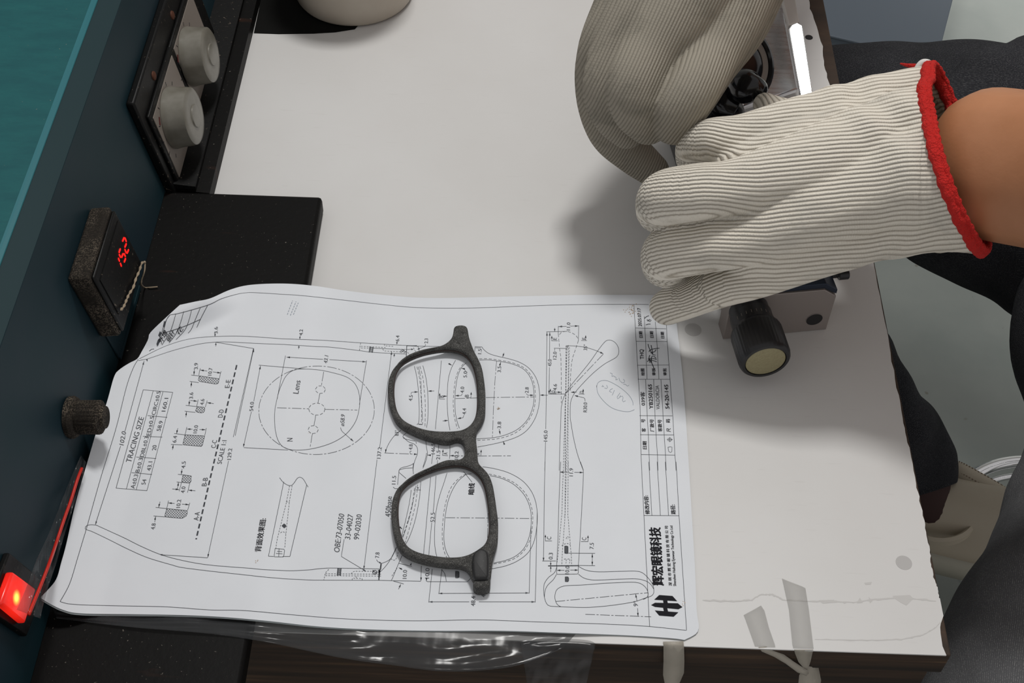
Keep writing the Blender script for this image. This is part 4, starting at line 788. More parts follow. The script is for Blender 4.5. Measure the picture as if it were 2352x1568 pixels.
PL('K', [(220, 900), (200, 950), (150, 990), (115, 1040), (107, 1090), (112, 1150), (125, 1200), (150, 1232), (210, 1240), (350, 1246), (500, 1247), (650, 1235), (800, 1215), (900, 1195), (985, 1165), (1030, 1150), (1052, 1120), (1045, 1060), (1015, 1010), (960, 955), (900, 937), (780, 938), (620, 943), (530, 940), (460, 925), (405, 895)])
PL('K', [(217, 965), (190, 1010), (140, 1060), (118, 1110), (115, 1160)]); PL('K', [(405, 962), (450, 995), (520, 1012), (620, 1012), (780, 1005), (900, 1003), (980, 1020), (1025, 1050), (1050, 1090)])
PL('K', [(210, 1195), (203, 1160), (212, 1110), (240, 1080), (300, 1062), (450, 1055), (650, 1040), (850, 1032), (930, 1040), (980, 1075), (1002, 1120), (995, 1160), (960, 1180)]); PL('K', [(210, 1195), (225, 1225), (255, 1242)])
LN('K', (210, 1197), (1000, 1122), dash='c'); LN('K', (465, 1307), (1028, 1328), dash='c'); TX('K', '9°', 915, 1242, 918, 1200, 2.2); LN('K', (897, 1135), (908, 1195)); AR('K', (897, 1132), (900, 1165)); LN('K', (912, 1255), (917, 1322)); AR('K', (917, 1325), (914, 1290))
# title block grid (full-frame pixels)
LN('P', (1456, 699), (1470, 930), (1473, 1060), (1479, 1183), (1492, 1438)); LN('I', (1215, 200), (1225, 410), (1250, 745), (1275, 1075), (1295, 1430), (1305, 1568)); LN('P', (1553, 1060), (1560, 1190), (1577, 1447))
LN('I', (940, 285), (1215, 293)); LN('I', (946, 405), (1223, 408)); LN('I', (955, 622), (1240, 618)); LN('I', (960, 747), (1250, 747)); LN('I', (975, 1074), (1272, 1076)); LN('I', (982, 1246), (1284, 1248)); LN('I', (990, 1424), (1294, 1430)); LN('K', (965, 460), (1267, 462))
LN('I', (1018, 180), (1030, 400), (1043, 745)); LN('I', (1118, 230), (1132, 410), (1150, 745)); LN('I', (1030, 748), (1045, 1075), (1055, 1250), (1062, 1430)); LN('I', (1103, 748), (1115, 1075), (1125, 1250), (1137, 1430)); LN('I', (1168, 748), (1188, 1075), (1198, 1250), (1210, 1430))
LN('I', (1062, 1430), (1067, 1568)); LN('I', (1137, 1430), (1142, 1568)); LN('I', (1210, 1430), (1216, 1568)); LN('K', (1008, 0), (1035, 460)); LN('K', (1080, 0), (1108, 460)); LN('K', (1150, 0), (1178, 460))
for s_, a_, hh in (('2025.07.17', (996, 272, 984, 108), 1.9), ('日期', (1006, 376, 1000, 318), 1.9), ('日期', (1103, 376, 1099, 318), 1.9), ('日期', (1200, 380, 1196, 323), 1.9), ('THQ', (1015, 568, 1010, 480), 2.2), ('绘图', (1022, 716, 1018, 652), 1.9), ('审核', (1122, 714, 1118, 650), 1.9), ('审批', (1222, 714, 1217, 650), 1.9)): TX('I', s_, *a_, hh, .010 if s_ not in ('THQ', '2025.07.17') else .006)
for s_, a_, hh, b_ in (('039客', (1028, 985, 1022, 862), 2.3, .006), ('YB250165', (1098, 1015, 1086, 795), 2.1, .008), ('VALDORCIA', (1158, 1020, 1150, 805), 2.0, 0), ('54-20-145', (1244, 1015, 1232, 798), 2.1, .008), ('客', (1032, 1222, 1031, 1190), 2.1, .008), ('号', (1028, 1138, 1027, 1108), 2.1, .008), ('厂款号', (1108, 1220, 1104, 1110), 2.1, .008), ('客款号', (1180, 1220, 1175, 1113), 2.1, .008), ('尺', (1257, 1222, 1256, 1190), 2.1, .008), ('码', (1252, 1140, 1251, 1108), 2.1, .008), ('日期', (1042, 1378, 1040, 1308), 2.1, .008)): TX('I', s_, *a_, hh, b_)
PL('I', [(1248 + 20 * math.cos(t), 1290 + 16 * math.sin(t)) for t in np.linspace(0, 6.28, 13)[:-1]], closed=True); PL('I', [(1248 + 9 * math.cos(t), 1290 + 7 * math.sin(t)) for t in np.linspace(0, 6.28, 13)[:-1]], closed=True); LN('I', (1222, 1290), (1274, 1290)); LN('I', (1248, 1268), (1248, 1312)); LN('I', (1232, 1358), (1268, 1352), (1266, 1408), (1240, 1402), (1232, 1358))
TX('K', '修改内容:', 1018, 450, 1004, 290, 2.3, .008); TX('K', '路径:', 1240, 450, 1232, 368, 2.3, .008)
TX('K', '辉宏眼镜科技', 1140, 1060, 1108, 565, 5.6, .014); TX('K', '深 圳 市 辉 宏 眼 镜 科 技 有 限 公 司', 1208, 1064, 1172, 552, 1.6, .008); TX('K', 'Shenzhen Huihong Eyewear Technology Co Ltd', 1243, 1066, 1212, 550, 1.35, .006)
# company emblem: three slanted black bars
def SOLID(z, pts, off=.13):
    P = zz(z, pts); P3 = onpaper(P[:, 0], P[:, 1], off); k = len(PV); PV.extend(P3.tolist()); PF.append(tuple(range(k, k + len(P))))
SOLID('K', [(1055, 1182), (1098, 1142), (1212, 1150), (1252, 1195)]); SOLID('K', [(1125, 1148), (1160, 1150), (1172, 1215), (1135, 1213)], .19)
SOLID('K', [(1028, 1228), (1062, 1208), (1258, 1213), (1297, 1246), (1262, 1264), (1062, 1244)]); SOLID('K', [(1130, 1245), (1165, 1247), (1178, 1300), (1142, 1298)], .19)
SOLID('K', [(1060, 1274), (1262, 1290), (1222, 1328), (1098, 1318)])
# signature and hand-written date
for l in ([(1045, 590), (1055, 575), (1075, 572), (1130, 590)], [(1070, 600), (1060, 540), (1068, 530)], [(1050, 565), (1095, 560), (1130, 570)], [(1085, 600), (1082, 545), (1105, 540), (1125, 560)], [(1060, 500), (1075, 480), (1100, 475), (1125, 470), (1155, 468)], [(1052, 430), (1060, 460), (1090, 520), (1120, 530)], [(1075, 510), (1110, 500), (1125, 480)], [(1080, 440), (1095, 520)], [(1110, 660), (1085, 600), (1060, 560)]): PL('I', l, w=.42)
PL('I', [(1033, 258), (1062, 248), (1075, 250)], w=.4); PL('I', [(1050, 225), (1040, 215), (1050, 205), (1062, 225), (1075, 230), (1080, 215), (1070, 205), (1055, 225)], w=.4); PL('I', [(1020, 200), (1035, 185), (1060, 175)], w=.4)
# pencil scribbles
QV, QF = [], []
for l in ([(590, 820), (600, 780), (640, 758), (700, 765), (800, 820), (880, 890), (915, 950), (918, 980)], [(590, 800), (600, 870), (650, 940), (720, 1000), (800, 1030), (880, 1038), (930, 1020)], [(880, 800), (870, 812), (855, 795), (830, 790)], [(830, 745), (845, 770), (820, 780), (805, 765)], [(790, 735), (800, 765)], [(745, 720), (770, 735), (755, 755), (780, 745)], [(710, 690), (735, 700), (720, 722), (745, 715)], [(850, 940), (820, 950), (830, 900), (800, 905)], [(800, 870), (770, 915), (790, 920), (805, 890)], [(750, 845), (730, 890)], [(735, 830), (700, 850), (725, 865)], [(680, 800), (690, 830), (660, 825)], [(640, 800), (655, 815), (635, 812)]): PL('I', l, w=.22, tgt=(QV, QF))
for l in ([(660, 722), (672, 690)], [(667, 724), (680, 692)], [(674, 722), (685, 695)]): PL('P', l, w=.35, dash='s', tgt=(QV, QF))
# small rusty marks on paper
SV, SF = [], []
r_ = np.random.default_rng(3)
for cx_, cy_, n_, sp_ in ((1447, 712, 30, 7), (1146, 938, 9, 1.8), (1570, 1385, 5, 4), (590, 1293, 4, 5)):
    for k in range(n_):
        px, py = cx_ + r_.normal() * sp_, cy_ + r_.normal() * sp_ * .8; q_ = np.array([(px + (.7 + .9 * r_.random()) * math.cos(t), py + (.5 + r_.random() * .6) * math.sin(t)) for t in np.linspace(0, 6.28, 8)[:-1]])
        P3 = onpaper(q_[:, 0], q_[:, 1], .15); kk = len(SV); SV.extend(P3.tolist()); SF.append(tuple(range(kk, kk + 7)))
def flat_mesh(name, VV, FF, m_, **kw): return mesh_mm(name, np.array(VV), FF, mat=m_, parent=sheet, **kw)
flat_mesh('printed_lines', LV, LF, m_ink, kind='stuff')
flat_mesh('rust_specks', SV, SF, m_stain, kind='stuff', label='rusty brown specks')
flat_mesh('printed_emblem', PV, PF, m_inkb, label='black printed company emblem of slanted bars')
flat_mesh('pencil_marks', QV, QF, m_pencil, kind='stuff', label='faint pencil scribble in an oval')
# lettering
tv, tf, bv, bf = [], [], [], []
objs = []
for s, P, h, b, pn in TXT_Q:
    cu = bpy.data.curves.new('lettering', 'FONT'); cu.body = s; cu.size = 1.0; cu.resolution_u = 3; cu.offset = 0.0; cu.fill_mode = 'FRONT'
    o = bpy.data.objects.new('lettering', cu); COL.objects.link(o); objs.append(o)
dg = bpy.context.evaluated_depsgraph_get()
for o, (s, P, h, b, pn) in zip(objs, TXT_Q):
    me = o.evaluated_get(dg).to_mesh(); co = np.empty(len(me.vertices) * 3); me.vertices.foreach_get('co', co); co = co.reshape(-1, 3)[:, :2]
    x0, x1 = co[:, 0].min(), co[:, 0].max(); y0, y1 = (co[:, 1].min(), co[:, 1].max())
    if s[0] in 'Shenø4' and s not in ('4.2', '4.5'): y0 = 0.0 if s[0] != 'ø' else y0
    if any(ord(c_) > 0x3000 for c_ in s): pass
    else: y0, y1 = 0.0, 0.73
    W_ = onpaper(P[:, 0], P[:, 1]); d = W_[1] - W_[0]; d[2] = 0; up = unit(np.array([-d[1], d[0], 0])) * h
    q_ = W_[0] + (co[:, :1] - x0) / (x1 - x0) * d + (co[:, 1:] - y0) / (y1 - y0) * up
    q_[:, 2] = surf(q_[:, 0], q_[:, 1]) + .13
    VV, FF = (bv, bf) if b >= .006 else (tv, tf); du = unit(d); dup = unit(up); e_ = h * b * 3.0
    for k_, (ox, oy) in enumerate([(0, 0)] + ([(1, 0), (-1, 0), (0, .7), (0, -.7)] if b else [])):
        k = len(VV); VV.extend((q_ + du * ox * e_ + dup * oy * e_ + [0, 0, .012 * k_]).tolist()); FF.extend([tuple(k + i for i in p.vertices) for p in me.polygons])
    o.evaluated_get(dg).to_mesh_clear()
for o in objs: cu = o.data; bpy.data.objects.remove(o); bpy.data.curves.remove(cu)
flat_mesh('printed_lettering', tv, tf, m_ink, kind='stuff'); flat_mesh('title_block_lettering', bv, bf, m_inkb, kind='stuff')

# ================================================================== SPECTACLE FRAME on the drawing
def z2(z, pts): return [tuple(p) for p in zz(z, pts)]
OUT = z2('E', [(802, 150), (840, 139), (905, 139), (928, 162), (945, 250), (975, 330), (1000, 390), (1050, 480), (1077, 560), (1097, 680), (1109, 800), (1111, 930), (1104, 1050), (1072, 1140), (1022, 1205), (1018, 1280), (1028, 1370), (1036, 1475)]) + \
    z2('G', [(1005, 110), (1050, 155), (1090, 210), (1118, 290), (1138, 400), (1156, 530), (1170, 650), (1172, 780), (1165, 890), (1142, 980), (1118, 1070), (1106, 1180), (1096, 1245), (1060, 1280), (990, 1292), (935, 1268), (912, 1215), (880, 1165), (810, 1135), (690, 1128), (560, 1110), (450, 1085), (340, 1045), (255, 985), (208, 900), (180, 780), (163, 650), (163, 540), (175, 430), (212, 340), (270, 280), (360, 215), (490, 145), (610, 85), (700, 56), (780, 60), (840, 42), (863, 5)]) + \
    z2('E', [(905, 1390), (890, 1335), (860, 1306), (815, 1303), (755, 1325), (680, 1325), (600, 1305), (500, 1278), (400, 1238), (300, 1188), (222, 1120), (172, 1020), (146, 920), (136, 800), (140, 700), (156, 620), (192, 550), (262, 480), (360, 422), (480, 378), (600, 350), (690, 325), (750, 285), (785, 235)])
IN1 = z2('E', [(192, 850), (190, 770), (205, 670), (255, 575), (345, 505), (450, 462), (560, 436), (660, 421), (760, 419), (850, 435), (915, 470), (965, 525), (1000, 600), (1024, 690), (1037, 790), (1038, 890), (1028, 980), (1000, 1050), (945, 1115), (880, 1152), (790, 1166), (690, 1168), (590, 1163), (490, 1145), (395, 1112), (310, 1068), (250, 1010), (210, 935)])
IN2 = z2('G', [(221, 640), (219, 560), (227, 470), (255, 395), (305, 335), (380, 280), (470, 232), (560, 195), (660, 165), (760, 152), (840, 158), (910, 182), (970, 225), (1018, 285), (1052, 365), (1073, 460), (1086, 550), (1096, 640), (1095, 730), (1080, 810), (1050, 865), (1010, 900), (960, 935), (900, 968), (820, 992), (720, 998), (600, 988), (480, 966), (385, 935), (305, 880), (255, 800), (232, 720)])
spec = root('spectacle_front', 'raw dark grey acetate spectacle frame front without lenses lying on the drawing', 'spectacles', (-0.03, 0.39, TZ))
ZB0, ZT0 = 1.15, 6.2
def wallpts(P, outer, n=260):
    """silhouette pixels -> world outline of an upright wall (edges facing the camera touch at the foot, others at the top)"""
    C_ = catmull(P, 10, True); C_ = resample(np.r_[C_, C_[:1]], n + 1)[:-1]
    T = np.roll(C_, -1, 0) - np.roll(C_, 1, 0); T /= np.linalg.norm(T, axis=1)[:, None]; ar = np.sum(C_[:, 0] * np.roll(C_[:, 1], -1) - np.roll(C_[:, 0], -1) * C_[:, 1])
    nn = np.stack([T[:, 1], -T[:, 0]], 1) * (1 if ar > 0 else -1)       # outward normal in the image (y down)
    ny = nn[:, 1] if outer else nn[:, 1]                                  # >0 : points to the viewer
    k = sm((ny + .35) / .7)
    zz_ = (ZT0 + (ZB0 - ZT0) * k) if outer else (ZB0 + (ZT0 - ZB0) * k)
    W_ = U(C_[:, 0], C_[:, 1], zz_); return W_[:, :2]
def smooth2(P, it=3):
    for _ in range(it): P = (np.roll(P, 1, 0) + 2 * P + np.roll(P, -1, 0)) / 4
    return P
o_w, i1_w, i2_w = smooth2(wallpts(OUT, True, 520)), smooth2(wallpts(IN1, False, 260)), smooth2(wallpts(IN2, False, 260))
def inset(P, d):
    T = np.roll(P, -1, 0) - np.roll(P, 1, 0); T /= np.linalg.norm(T, axis=1)[:, None]; ar = np.sum(P[:, 0] * np.roll(P[:, 1], -1) - np.roll(P[:, 0], -1) * P[:, 1])
    n = np.stack([-T[:, 1], T[:, 0]], 1) * (1 if ar > 0 else -1); return smooth2(P + n * d, 4)
YC = 393.0
def bow(x, y): return 0.00042 * (y - YC) ** 2      # the wrap of the frame: its ends stand higher
bm = bmesh.new()
def ringv(P, z): return [bm.verts.new((x, y, z + bow(x, y))) for x, y in P]
def skinr(A_, B_):
    n = len(A_)
    for i in range(n): bm.faces.new((A_[i], A_[(i + 1) % n], B_[(i + 1) % n], B_[i]))
tops, bots = [], []
for P, s_ in ((o_w, 1), (i1_w, -1), (i2_w, -1)):
    lv = [(0, ZB0 + .6), (.0, ZT0 - 1.0), (.35, ZT0 - .35), (.9, ZT0 - .02)]
    if s_ < 0: lv = [(0, ZB0 + .6), (0, 2.6), (-.0, ZT0 - 1.2), (.35, ZT0 - .5), (.9, ZT0 - .05)]
    rs = [ringv(inset(P, s_ * d) if d else P, z) for d, z in lv]
    b0 = ringv(inset(P, s_ * .5), ZB0); skinr(b0, rs[0])
    for a, b in zip(rs, rs[1:]): skinr(a, b)
    tops.append(rs[-1]); bots.append(b0)
for loops in (tops, bots):
    ed = []
    for lp in loops:
        for i in range(len(lp)): ed.append(bm.edges.get((lp[i], lp[(i + 1) % len(lp)])) or bm.edges.new((lp[i], lp[(i + 1) % len(lp)])))
    bmesh.ops.triangle_fill(bm, use_beauty=True, use_dissolve=False, edges=ed)
o = bm_obj('frame_front', bm, mat=m_acet, parent=spec, smooth=True); o.data.set_sharp_from_angle(angle=math.radians(50))
# dark brown lens groove running round the inside of each rim
for P in (i1_w, i2_w):
    Q = inset(P, -.05); Q3 = np.array([(x, y, 3.6 + bow(x, y)) for x, y in np.r_[Q, Q[:1]]]); tube('lens_groove', Q3[::2], 0.62, seg=6, mat=m_groove, parent=spec, label='dark brown lens groove')
# rolled end pieces (hinge lugs)
def blob(name, pts, z0, z1, zt_tilt=0.0, mat_=m_acet, lab=None, rnd=1.2):
    C_ = catmull(pts, 8, True); W_ = U(C_[:, 0], C_[:, 1], z1)[:, :2]; bm = bmesh.new(); L_ = []
    c_ = W_.mean(0)
    for d, z in ((0, z0), (0, z1 - rnd), (rnd * .3, z1 - rnd * .3), (rnd, z1)):
        P = inset(W_, d) if d else W_; L_.append([bm.verts.new((x, y, z + (zt_tilt * (y - c_[1]) if z > z0 else 0))) for x, y in P])
    n = len(L_[0])
    for a, b in zip(L_, L_[1:]):
        for i in range(n): bm.faces.new((a[i], a[(i + 1) % n], b[(i + 1) % n], b[i]))
    bm.faces.new(L_[0][::-1]); bm.faces.new(L_[-1]); return bm_obj(name, bm, mat=mat_, parent=spec, smooth=True, label=lab)
m_acet2 = mat('dark_ground_acetate', (0.012, 0.012, 0.013), .55)
L(m_acet2, mixc(m_acet2, ramp(m_acet2, noise(m_acet2, coords(m_acet2), 1100, 3), [(0.60, g3(0)), (0.75, g3(.6))]), (0.012, 0.012, 0.013), (0.09, 0.09, 0.085)), BS(m_acet2).inputs['Base Color'])
ob = blob('end_piece', z2('G', [(925, 1000), (945, 945), (985, 912), (1030, 910), (1070, 935), (1085, 985), (1086, 1080), (1080, 1165), (1050, 1180), (985, 1182), (945, 1172), (930, 1110)]), 5.0, 11.5, 0.10, m_acet2, 'darker raised end piece')
blob('hinge_lug', z2('G', [(945, 1185), (1000, 1180), (1085, 1178), (1100, 1210), (1090, 1250), (1060, 1270), (985, 1275), (945, 1255), (935, 1215)]), 2.0, 8.8, 0.0, m_acet, None, 1.6)
blob('hinge_lug', z2('E', [(803, 160), (840, 146), (905, 146), (924, 170), (938, 245), (930, 300), (880, 320), (815, 290), (798, 220)]), 4.0, 8.2, 0.0, m_acet, None, 1.4)

# ------------------------------------------------------------------ clear plastic sleeve under the sheets
def film(name, pts_top, pts_bot, zt, zb, nx=60, ny=14, amp=1.0, under=False, **kw):
    A_ = resample(catmull(pts_top, 6), nx); B_ = resample(catmull(pts_bot, 6), nx); vs = []
    for j in range(ny):
        t = j / (ny - 1)
        for i in range(nx):
            p = A_[i] * (1 - t) + B_[i] * t; zt_ = zt[i] if hasattr(zt, '__len__') else zt; zb_ = zb[i] if hasattr(zb, '__len__') else zb
            z = zt_ * (1 - t) + zb_ * t + amp * math.sin(i * .8 + j * .5) * math.sin(math.pi * t) * .6 + amp * .5 * math.sin(i * .27 + 1.3 * j) * min(1, 3 * t)
            q_ = U(p[0], p[1], z)
            if under and t < .5: q_ = U(p[0], p[1], max(.06, min(z, float(surf(q_[0], q_[1])) - 1.0)))
            if z < .7 and U(p[0], p[1], .7)[1] > 285.5: q_ = U(p[0], p[1], .7 if not under or t > .5 else .06)
            vs.append(q_)
    fs = [(j * nx + i, j * nx + i + 1, (j + 1) * nx + i + 1, (j + 1) * nx + i) for j in range(ny - 1) for i in range(nx - 1)]
    kw.setdefault('mat', m_bag); o = mesh_mm(name, vs, fs, smooth=True, **kw); s_ = o.modifiers.new('thickness', 'SOLIDIFY'); s_.thickness = .00012; return o
bag = root('plastic_sleeve', 'clear crinkled plastic sleeve with a red stripe, sticking out under the drawing', 'plastic bag', (-0.09, 0.31, TZ))
tt = np.linspace(0, 1, 60)
film('sleeve_edge', [(120, 1395), (300, 1400), (520, 1405), (700, 1428), (850, 1436), (1150, 1440), (1330, 1448)], [(130, 1420), (300, 1440), (480, 1455), (620, 1476), (780, 1510), (900, 1527), (1030, 1542), (1180, 1530), (1290, 1490)], 13.6 - 12.6 * sm((tt - .38) / .2), 12.6 + 1.0 * np.sin(tt * 9) - 14.5 * sm((tt - .40) / .25), parent=bag, amp=.7, under=True)
film('sleeve_tail', [(1195, 1475), (1240, 1468), (1290, 1466), (1350, 1470), (1368, 1478)], [(1222, 1640), (1250, 1645), (1280, 1650), (1310, 1650), (1330, 1645)], 1.0, -26, nx=26, ny=20, amp=2.2, parent=bag)
m_red_p = mat('red_zip_stripe', (0.55, 0.02, 0.01), .35)
Ls = [(188, 1075), (178, 1100), (164, 1145), (148, 1190), (133, 1235), (116, 1285), (96, 1338), (66, 1412)]
Lw = [(186, 1045), (166, 1090), (145, 1140), (128, 1185), (106, 1238), (82, 1288), (64, 1340), (38, 1400)]
Fl = [(198, 1062), (184, 1112), (170, 1160), (155, 1205), (140, 1255), (127, 1300), (110, 1350), (92, 1420)]
A_ = resample(catmull(Fl, 6), 60); B_ = resample(catmull(Lw, 6), 60); vs = []
for j in range(12):
    t = j / 11
    for i in range(60):
        p = A_[i] * (1 - t) + B_[i] * t; vs.append(onface(p[0], p[1], 3.0 + 6.0 * sm((i / 59 - .55) / .2) + 2.6 * math.sin(i * .45 + j * .3) * math.sin(j * .5) * .5 + 5.5 * (1 - t) ** 2))
o = mesh_mm('sleeve_flap', vs, [(j * 60 + i, j * 60 + i + 1, (j + 1) * 60 + i + 1, (j + 1) * 60 + i) for j in range(11) for i in range(59)], smooth=True, mat=m_bag, parent=bag); o.modifiers.new('thickness', 'SOLIDIFY').thickness = .00012
RP = catmull(Ls, 6); tube('zip_stripe', [onface(x, y, 7.0 + 6.0 * sm((y - 1240) / 60.)) for x, y in RP], 0.8, seg=6, mat=m_red_p, parent=bag, label='red stripe of the sleeve')

# ------------------------------------------------------------------ tapes over the near edge of the table
def tape(label, quads, m_=m_tape):
    """strip given as rows of (left px, right px, z)"""
    vs = []
    for (a, b, z) in quads: vs += [U(a[0], a[1], z), U((a[0] + b[0]) / 2, (a[1] + b[1]) / 2, z + .15), U(b[0], b[1], z)]
    fs = [(3 * i + k, 3 * i + k + 1, 3 * i + k + 4, 3 * i + k + 3) for i in range(len(quads) - 1) for k in (0, 1)]
    o = mesh_mm('tape_strip', vs, fs, mat=m_, smooth=True, label=label, cat='tape'); s_ = o.modifiers.new('thickness', 'SOLIDIFY'); s_.thickness = .00015; s_.offset = 1
    return o
tape('long translucent tape strip on the white laminate, folded at its far end', [((1796, 1328), (1842, 1346), .2), ((1800, 1345), (1850, 1350), .25), ((1812, 1400), (1858, 1400), .25), ((1820, 1480), (1868, 1482), .3), ((1822, 1488), (1869, 1489), .3)], m_tape2)
tape('short translucent tape strip on the laminate, left of the long one', [((1708, 1412), (1748, 1390), .2), ((1712, 1422), (1756, 1402), .25), ((1722, 1450), (1766, 1440), .25), ((1732, 1478), (1780, 1480), .3), ((1734, 1484), (1781, 1486), .3)], m_tape2)
tape('brownish masking tape hanging over the near table edge by the drawing corner', [((1523, 1473), (1570, 1472), .8), ((1524, 1482), (1571, 1484), .2), ((1524, 1520), (1572, 1518), -12.5), ((1523, 1550), (1571, 1545), -21), ((1528, 1575), (1560, 1570), -27), ((1525, 1600), (1552, 1596), -33)])
tape('masking tape hanging twisted from the near table edge below the long strip', [((1824, 1492), (1868, 1492), .3), ((1826, 1500), (1866, 1500), -3), ((1834, 1520), (1862, 1518), -9), ((1848, 1536), (1858, 1530), -15), ((1836, 1550), (1880, 1532), -20), ((1834, 1568), (1886, 1562), -26), ((1838, 1600), (1880, 1600), -34)])
tape('narrow masking tape end dangling slantwise over the near table edge', [((1742, 1486), (1760, 1484), .3), ((1750, 1496), (1776, 1494), -1.5), ((1778, 1508), (1800, 1502), -5), ((1805, 1524), (1822, 1518), -9), ((1832, 1544), (1856, 1540), -16), ((1852, 1552), (1858, 1546), -18)])

# ------------------------------------------------------------------ things on the floor
bx = root('metal_box', 'blue-grey scuffed sheet metal box on the floor beyond the right edge of the table', 'box', (0.35, 1.3, 0))
P = [U(2156, 100, -560), U(2184, -8, -560)]
dirv = unit((P[1] - P[0])[:2]); nx_ = np.array([-dirv[1], dirv[0]])
c0 = P[0][:2] - dirv * 40
loop = [c0, c0 + dirv * 420, c0 + dirv * 420 + nx_ * 560, c0 + nx_ * 560]
bm = bmesh.new(); prism(bm, [(p[0], p[1], -749.5) for p in loop], [(p[0], p[1], -560) for p in loop]); bm_obj('box_body', bm, mat=m_box, parent=bx, bevel=3)
bm = bmesh.new(); lo2 = [p * 1.0 for p in loop]
cc = np.mean(loop, axis=0); lid = [cc + (p - cc) * 1.012 for p in loop]
prism(bm, [(p[0], p[1], -559.8) for p in lid], [(p[0], p[1], -556) for p in lid]); bm_obj('box_lid', bm, mat=m_box, parent=bx, bevel=1.2)
cr = root('blue_crate', 'dark navy plastic crate under the near side of the table', 'crate', (-0.02, 0.2, 0))
CP = U(560, 1549, -300); CQ = U(1190, 1549, -300)
def cbox(name, x0, x1, y0, y1, z0, z1, **kw): return boxd(name, ((x0 + x1) / 2, (y0 + y1) / 2, (z0 + z1) / 2), ((x1 - x0) / 2, 0, 0), (0, (y1 - y0) / 2, 0), (0, 0, (z1 - z0) / 2), parent=cr, mat=m_bluecrate, bevel=1.5, **kw)
x0, x1, ya = CP[0] - 15, CQ[0] + 5, CP[1]
cbox('crate_wall', x0, x1, ya - 12, ya, -740, -300); cbox('crate_wall', x0, x1, ya - 262, ya - 250, -740, -300)
cbox('crate_wall', x0, x0 + 12, ya - 250, ya - 12, -740, -300); cbox('crate_wall', x1 - 12, x1, ya - 250, ya - 12, -740, -300); cbox('crate_base', x0, x1, ya - 262, ya, -749.5, -740)
# chrome foot ring of the stool
st = root('chrome_stool', 'chrome ring base of the stool behind the beige shoe', 'stool', (0.75, 0.62, 0))
SZ = -662.0; sc_ = U(2412, 1252, SZ); SR = float(np.linalg.norm((U(2192, 1285, SZ) - sc_)[:2]))
tube('foot_ring', [(sc_[0] + SR * math.cos(t), sc_[1] + SR * math.sin(t), SZ) for t in np.linspace(0, 2 * math.pi, 97)], 7.0, seg=16, mat=m_chrome, parent=st, caps=False)
tube('foot_ring', [(sc_[0] + SR * .9 * math.cos(t), sc_[1] + SR * .9 * math.sin(t), SZ - 12) for t in np.linspace(0, 2 * math.pi, 97)], 3.5, seg=12, mat=m_chrome, parent=st, caps=False)
for k in (0, 70, 290):
    t = math.radians(k); tube('leg', [(sc_[0] + (SR + 30) * math.cos(t), sc_[1] + (SR + 30) * math.sin(t), -741), (sc_[0] + SR * math.cos(t), sc_[1] + SR * math.sin(t), SZ), (sc_[0] + 60 * math.cos(t) * 1, sc_[1] + 60 * math.sin(t), -345)], 9, seg=16, mat=m_chrome, parent=st)
    lathe('rubber_foot', (sc_[0] + (SR + 30) * math.cos(t), sc_[1] + (SR + 30) * math.sin(t), -749.5), (0, 0, 1), [(12, 0), (12, 14), (9, 16)], seg=20, mat=m_blackm, parent=st)
lathe('seat', (sc_[0], sc_[1], -330), (0, 0, 1), [(60, 0), (62, 3), (62, 28), (56, 34)], seg=48, mat=m_blackm, parent=st) if False else None

# ================================================================== PERSON (forearms, gloves, jeans, shoe)
person = root('person', 'seated person in dark jeans, beige shoe and white knitted work gloves', 'person', (0.62, 0.62, 0))
def chain_pts(ch, step=0.16):
    """ch: list of (px, py, z, r) -> world points + radii, dense"""
    P = np.array([list(U(a[0], a[1], a[2])) + [a[3]] for a in ch]); C_ = catmull(P, 24); out = [C_[0]]
    for c in C_[1:]:
        if np.linalg.norm(c[:3] - out[-1][:3]) > max(.8, step * c[3]): out.append(c)
    out.append(C_[-1]); return np.array(out)
def sphere_union(name, chains, vox=1.3, smooth_it=6, extra=None):
    ico = bmesh.new(); bmesh.ops.create_icosphere(ico, subdivisions=3, radius=1.0)
    sv = np.array([v.co[:] for v in ico.verts]); sf = np.array([[v.index for v in f.verts] for f in ico.faces]); ico.free()
    vs, fs, k = [], [], 0
    for ch in chains:
        for x, y, z, r in ch: vs.append(sv * r + [x, y, z]); fs.append(sf + k); k += len(sv)
    vs = np.concatenate(vs) * MM; fs = np.concatenate(fs)
    me = bpy.data.meshes.new(name); me.from_pydata(vs.tolist(), [], fs.tolist()); o = bpy.data.objects.new(name, me); COL.objects.link(o)
    m = o.modifiers.new('r', 'REMESH'); m.mode = 'VOXEL'; m.voxel_size = vox * MM; m.use_smooth_shade = True
    s = o.modifiers.new('s', 'SMOOTH'); s.iterations = smooth_it; s.factor = .5
    dg = bpy.context.evaluated_depsgraph_get(); me2 = bpy.data.meshes.new_from_object(o.evaluated_get(dg)); bpy.data.objects.remove(o)
    n = len(me2.vertices); co = np.empty(n * 3); me2.vertices.foreach_get('co', co); return me2, co.reshape(-1, 3) / MM
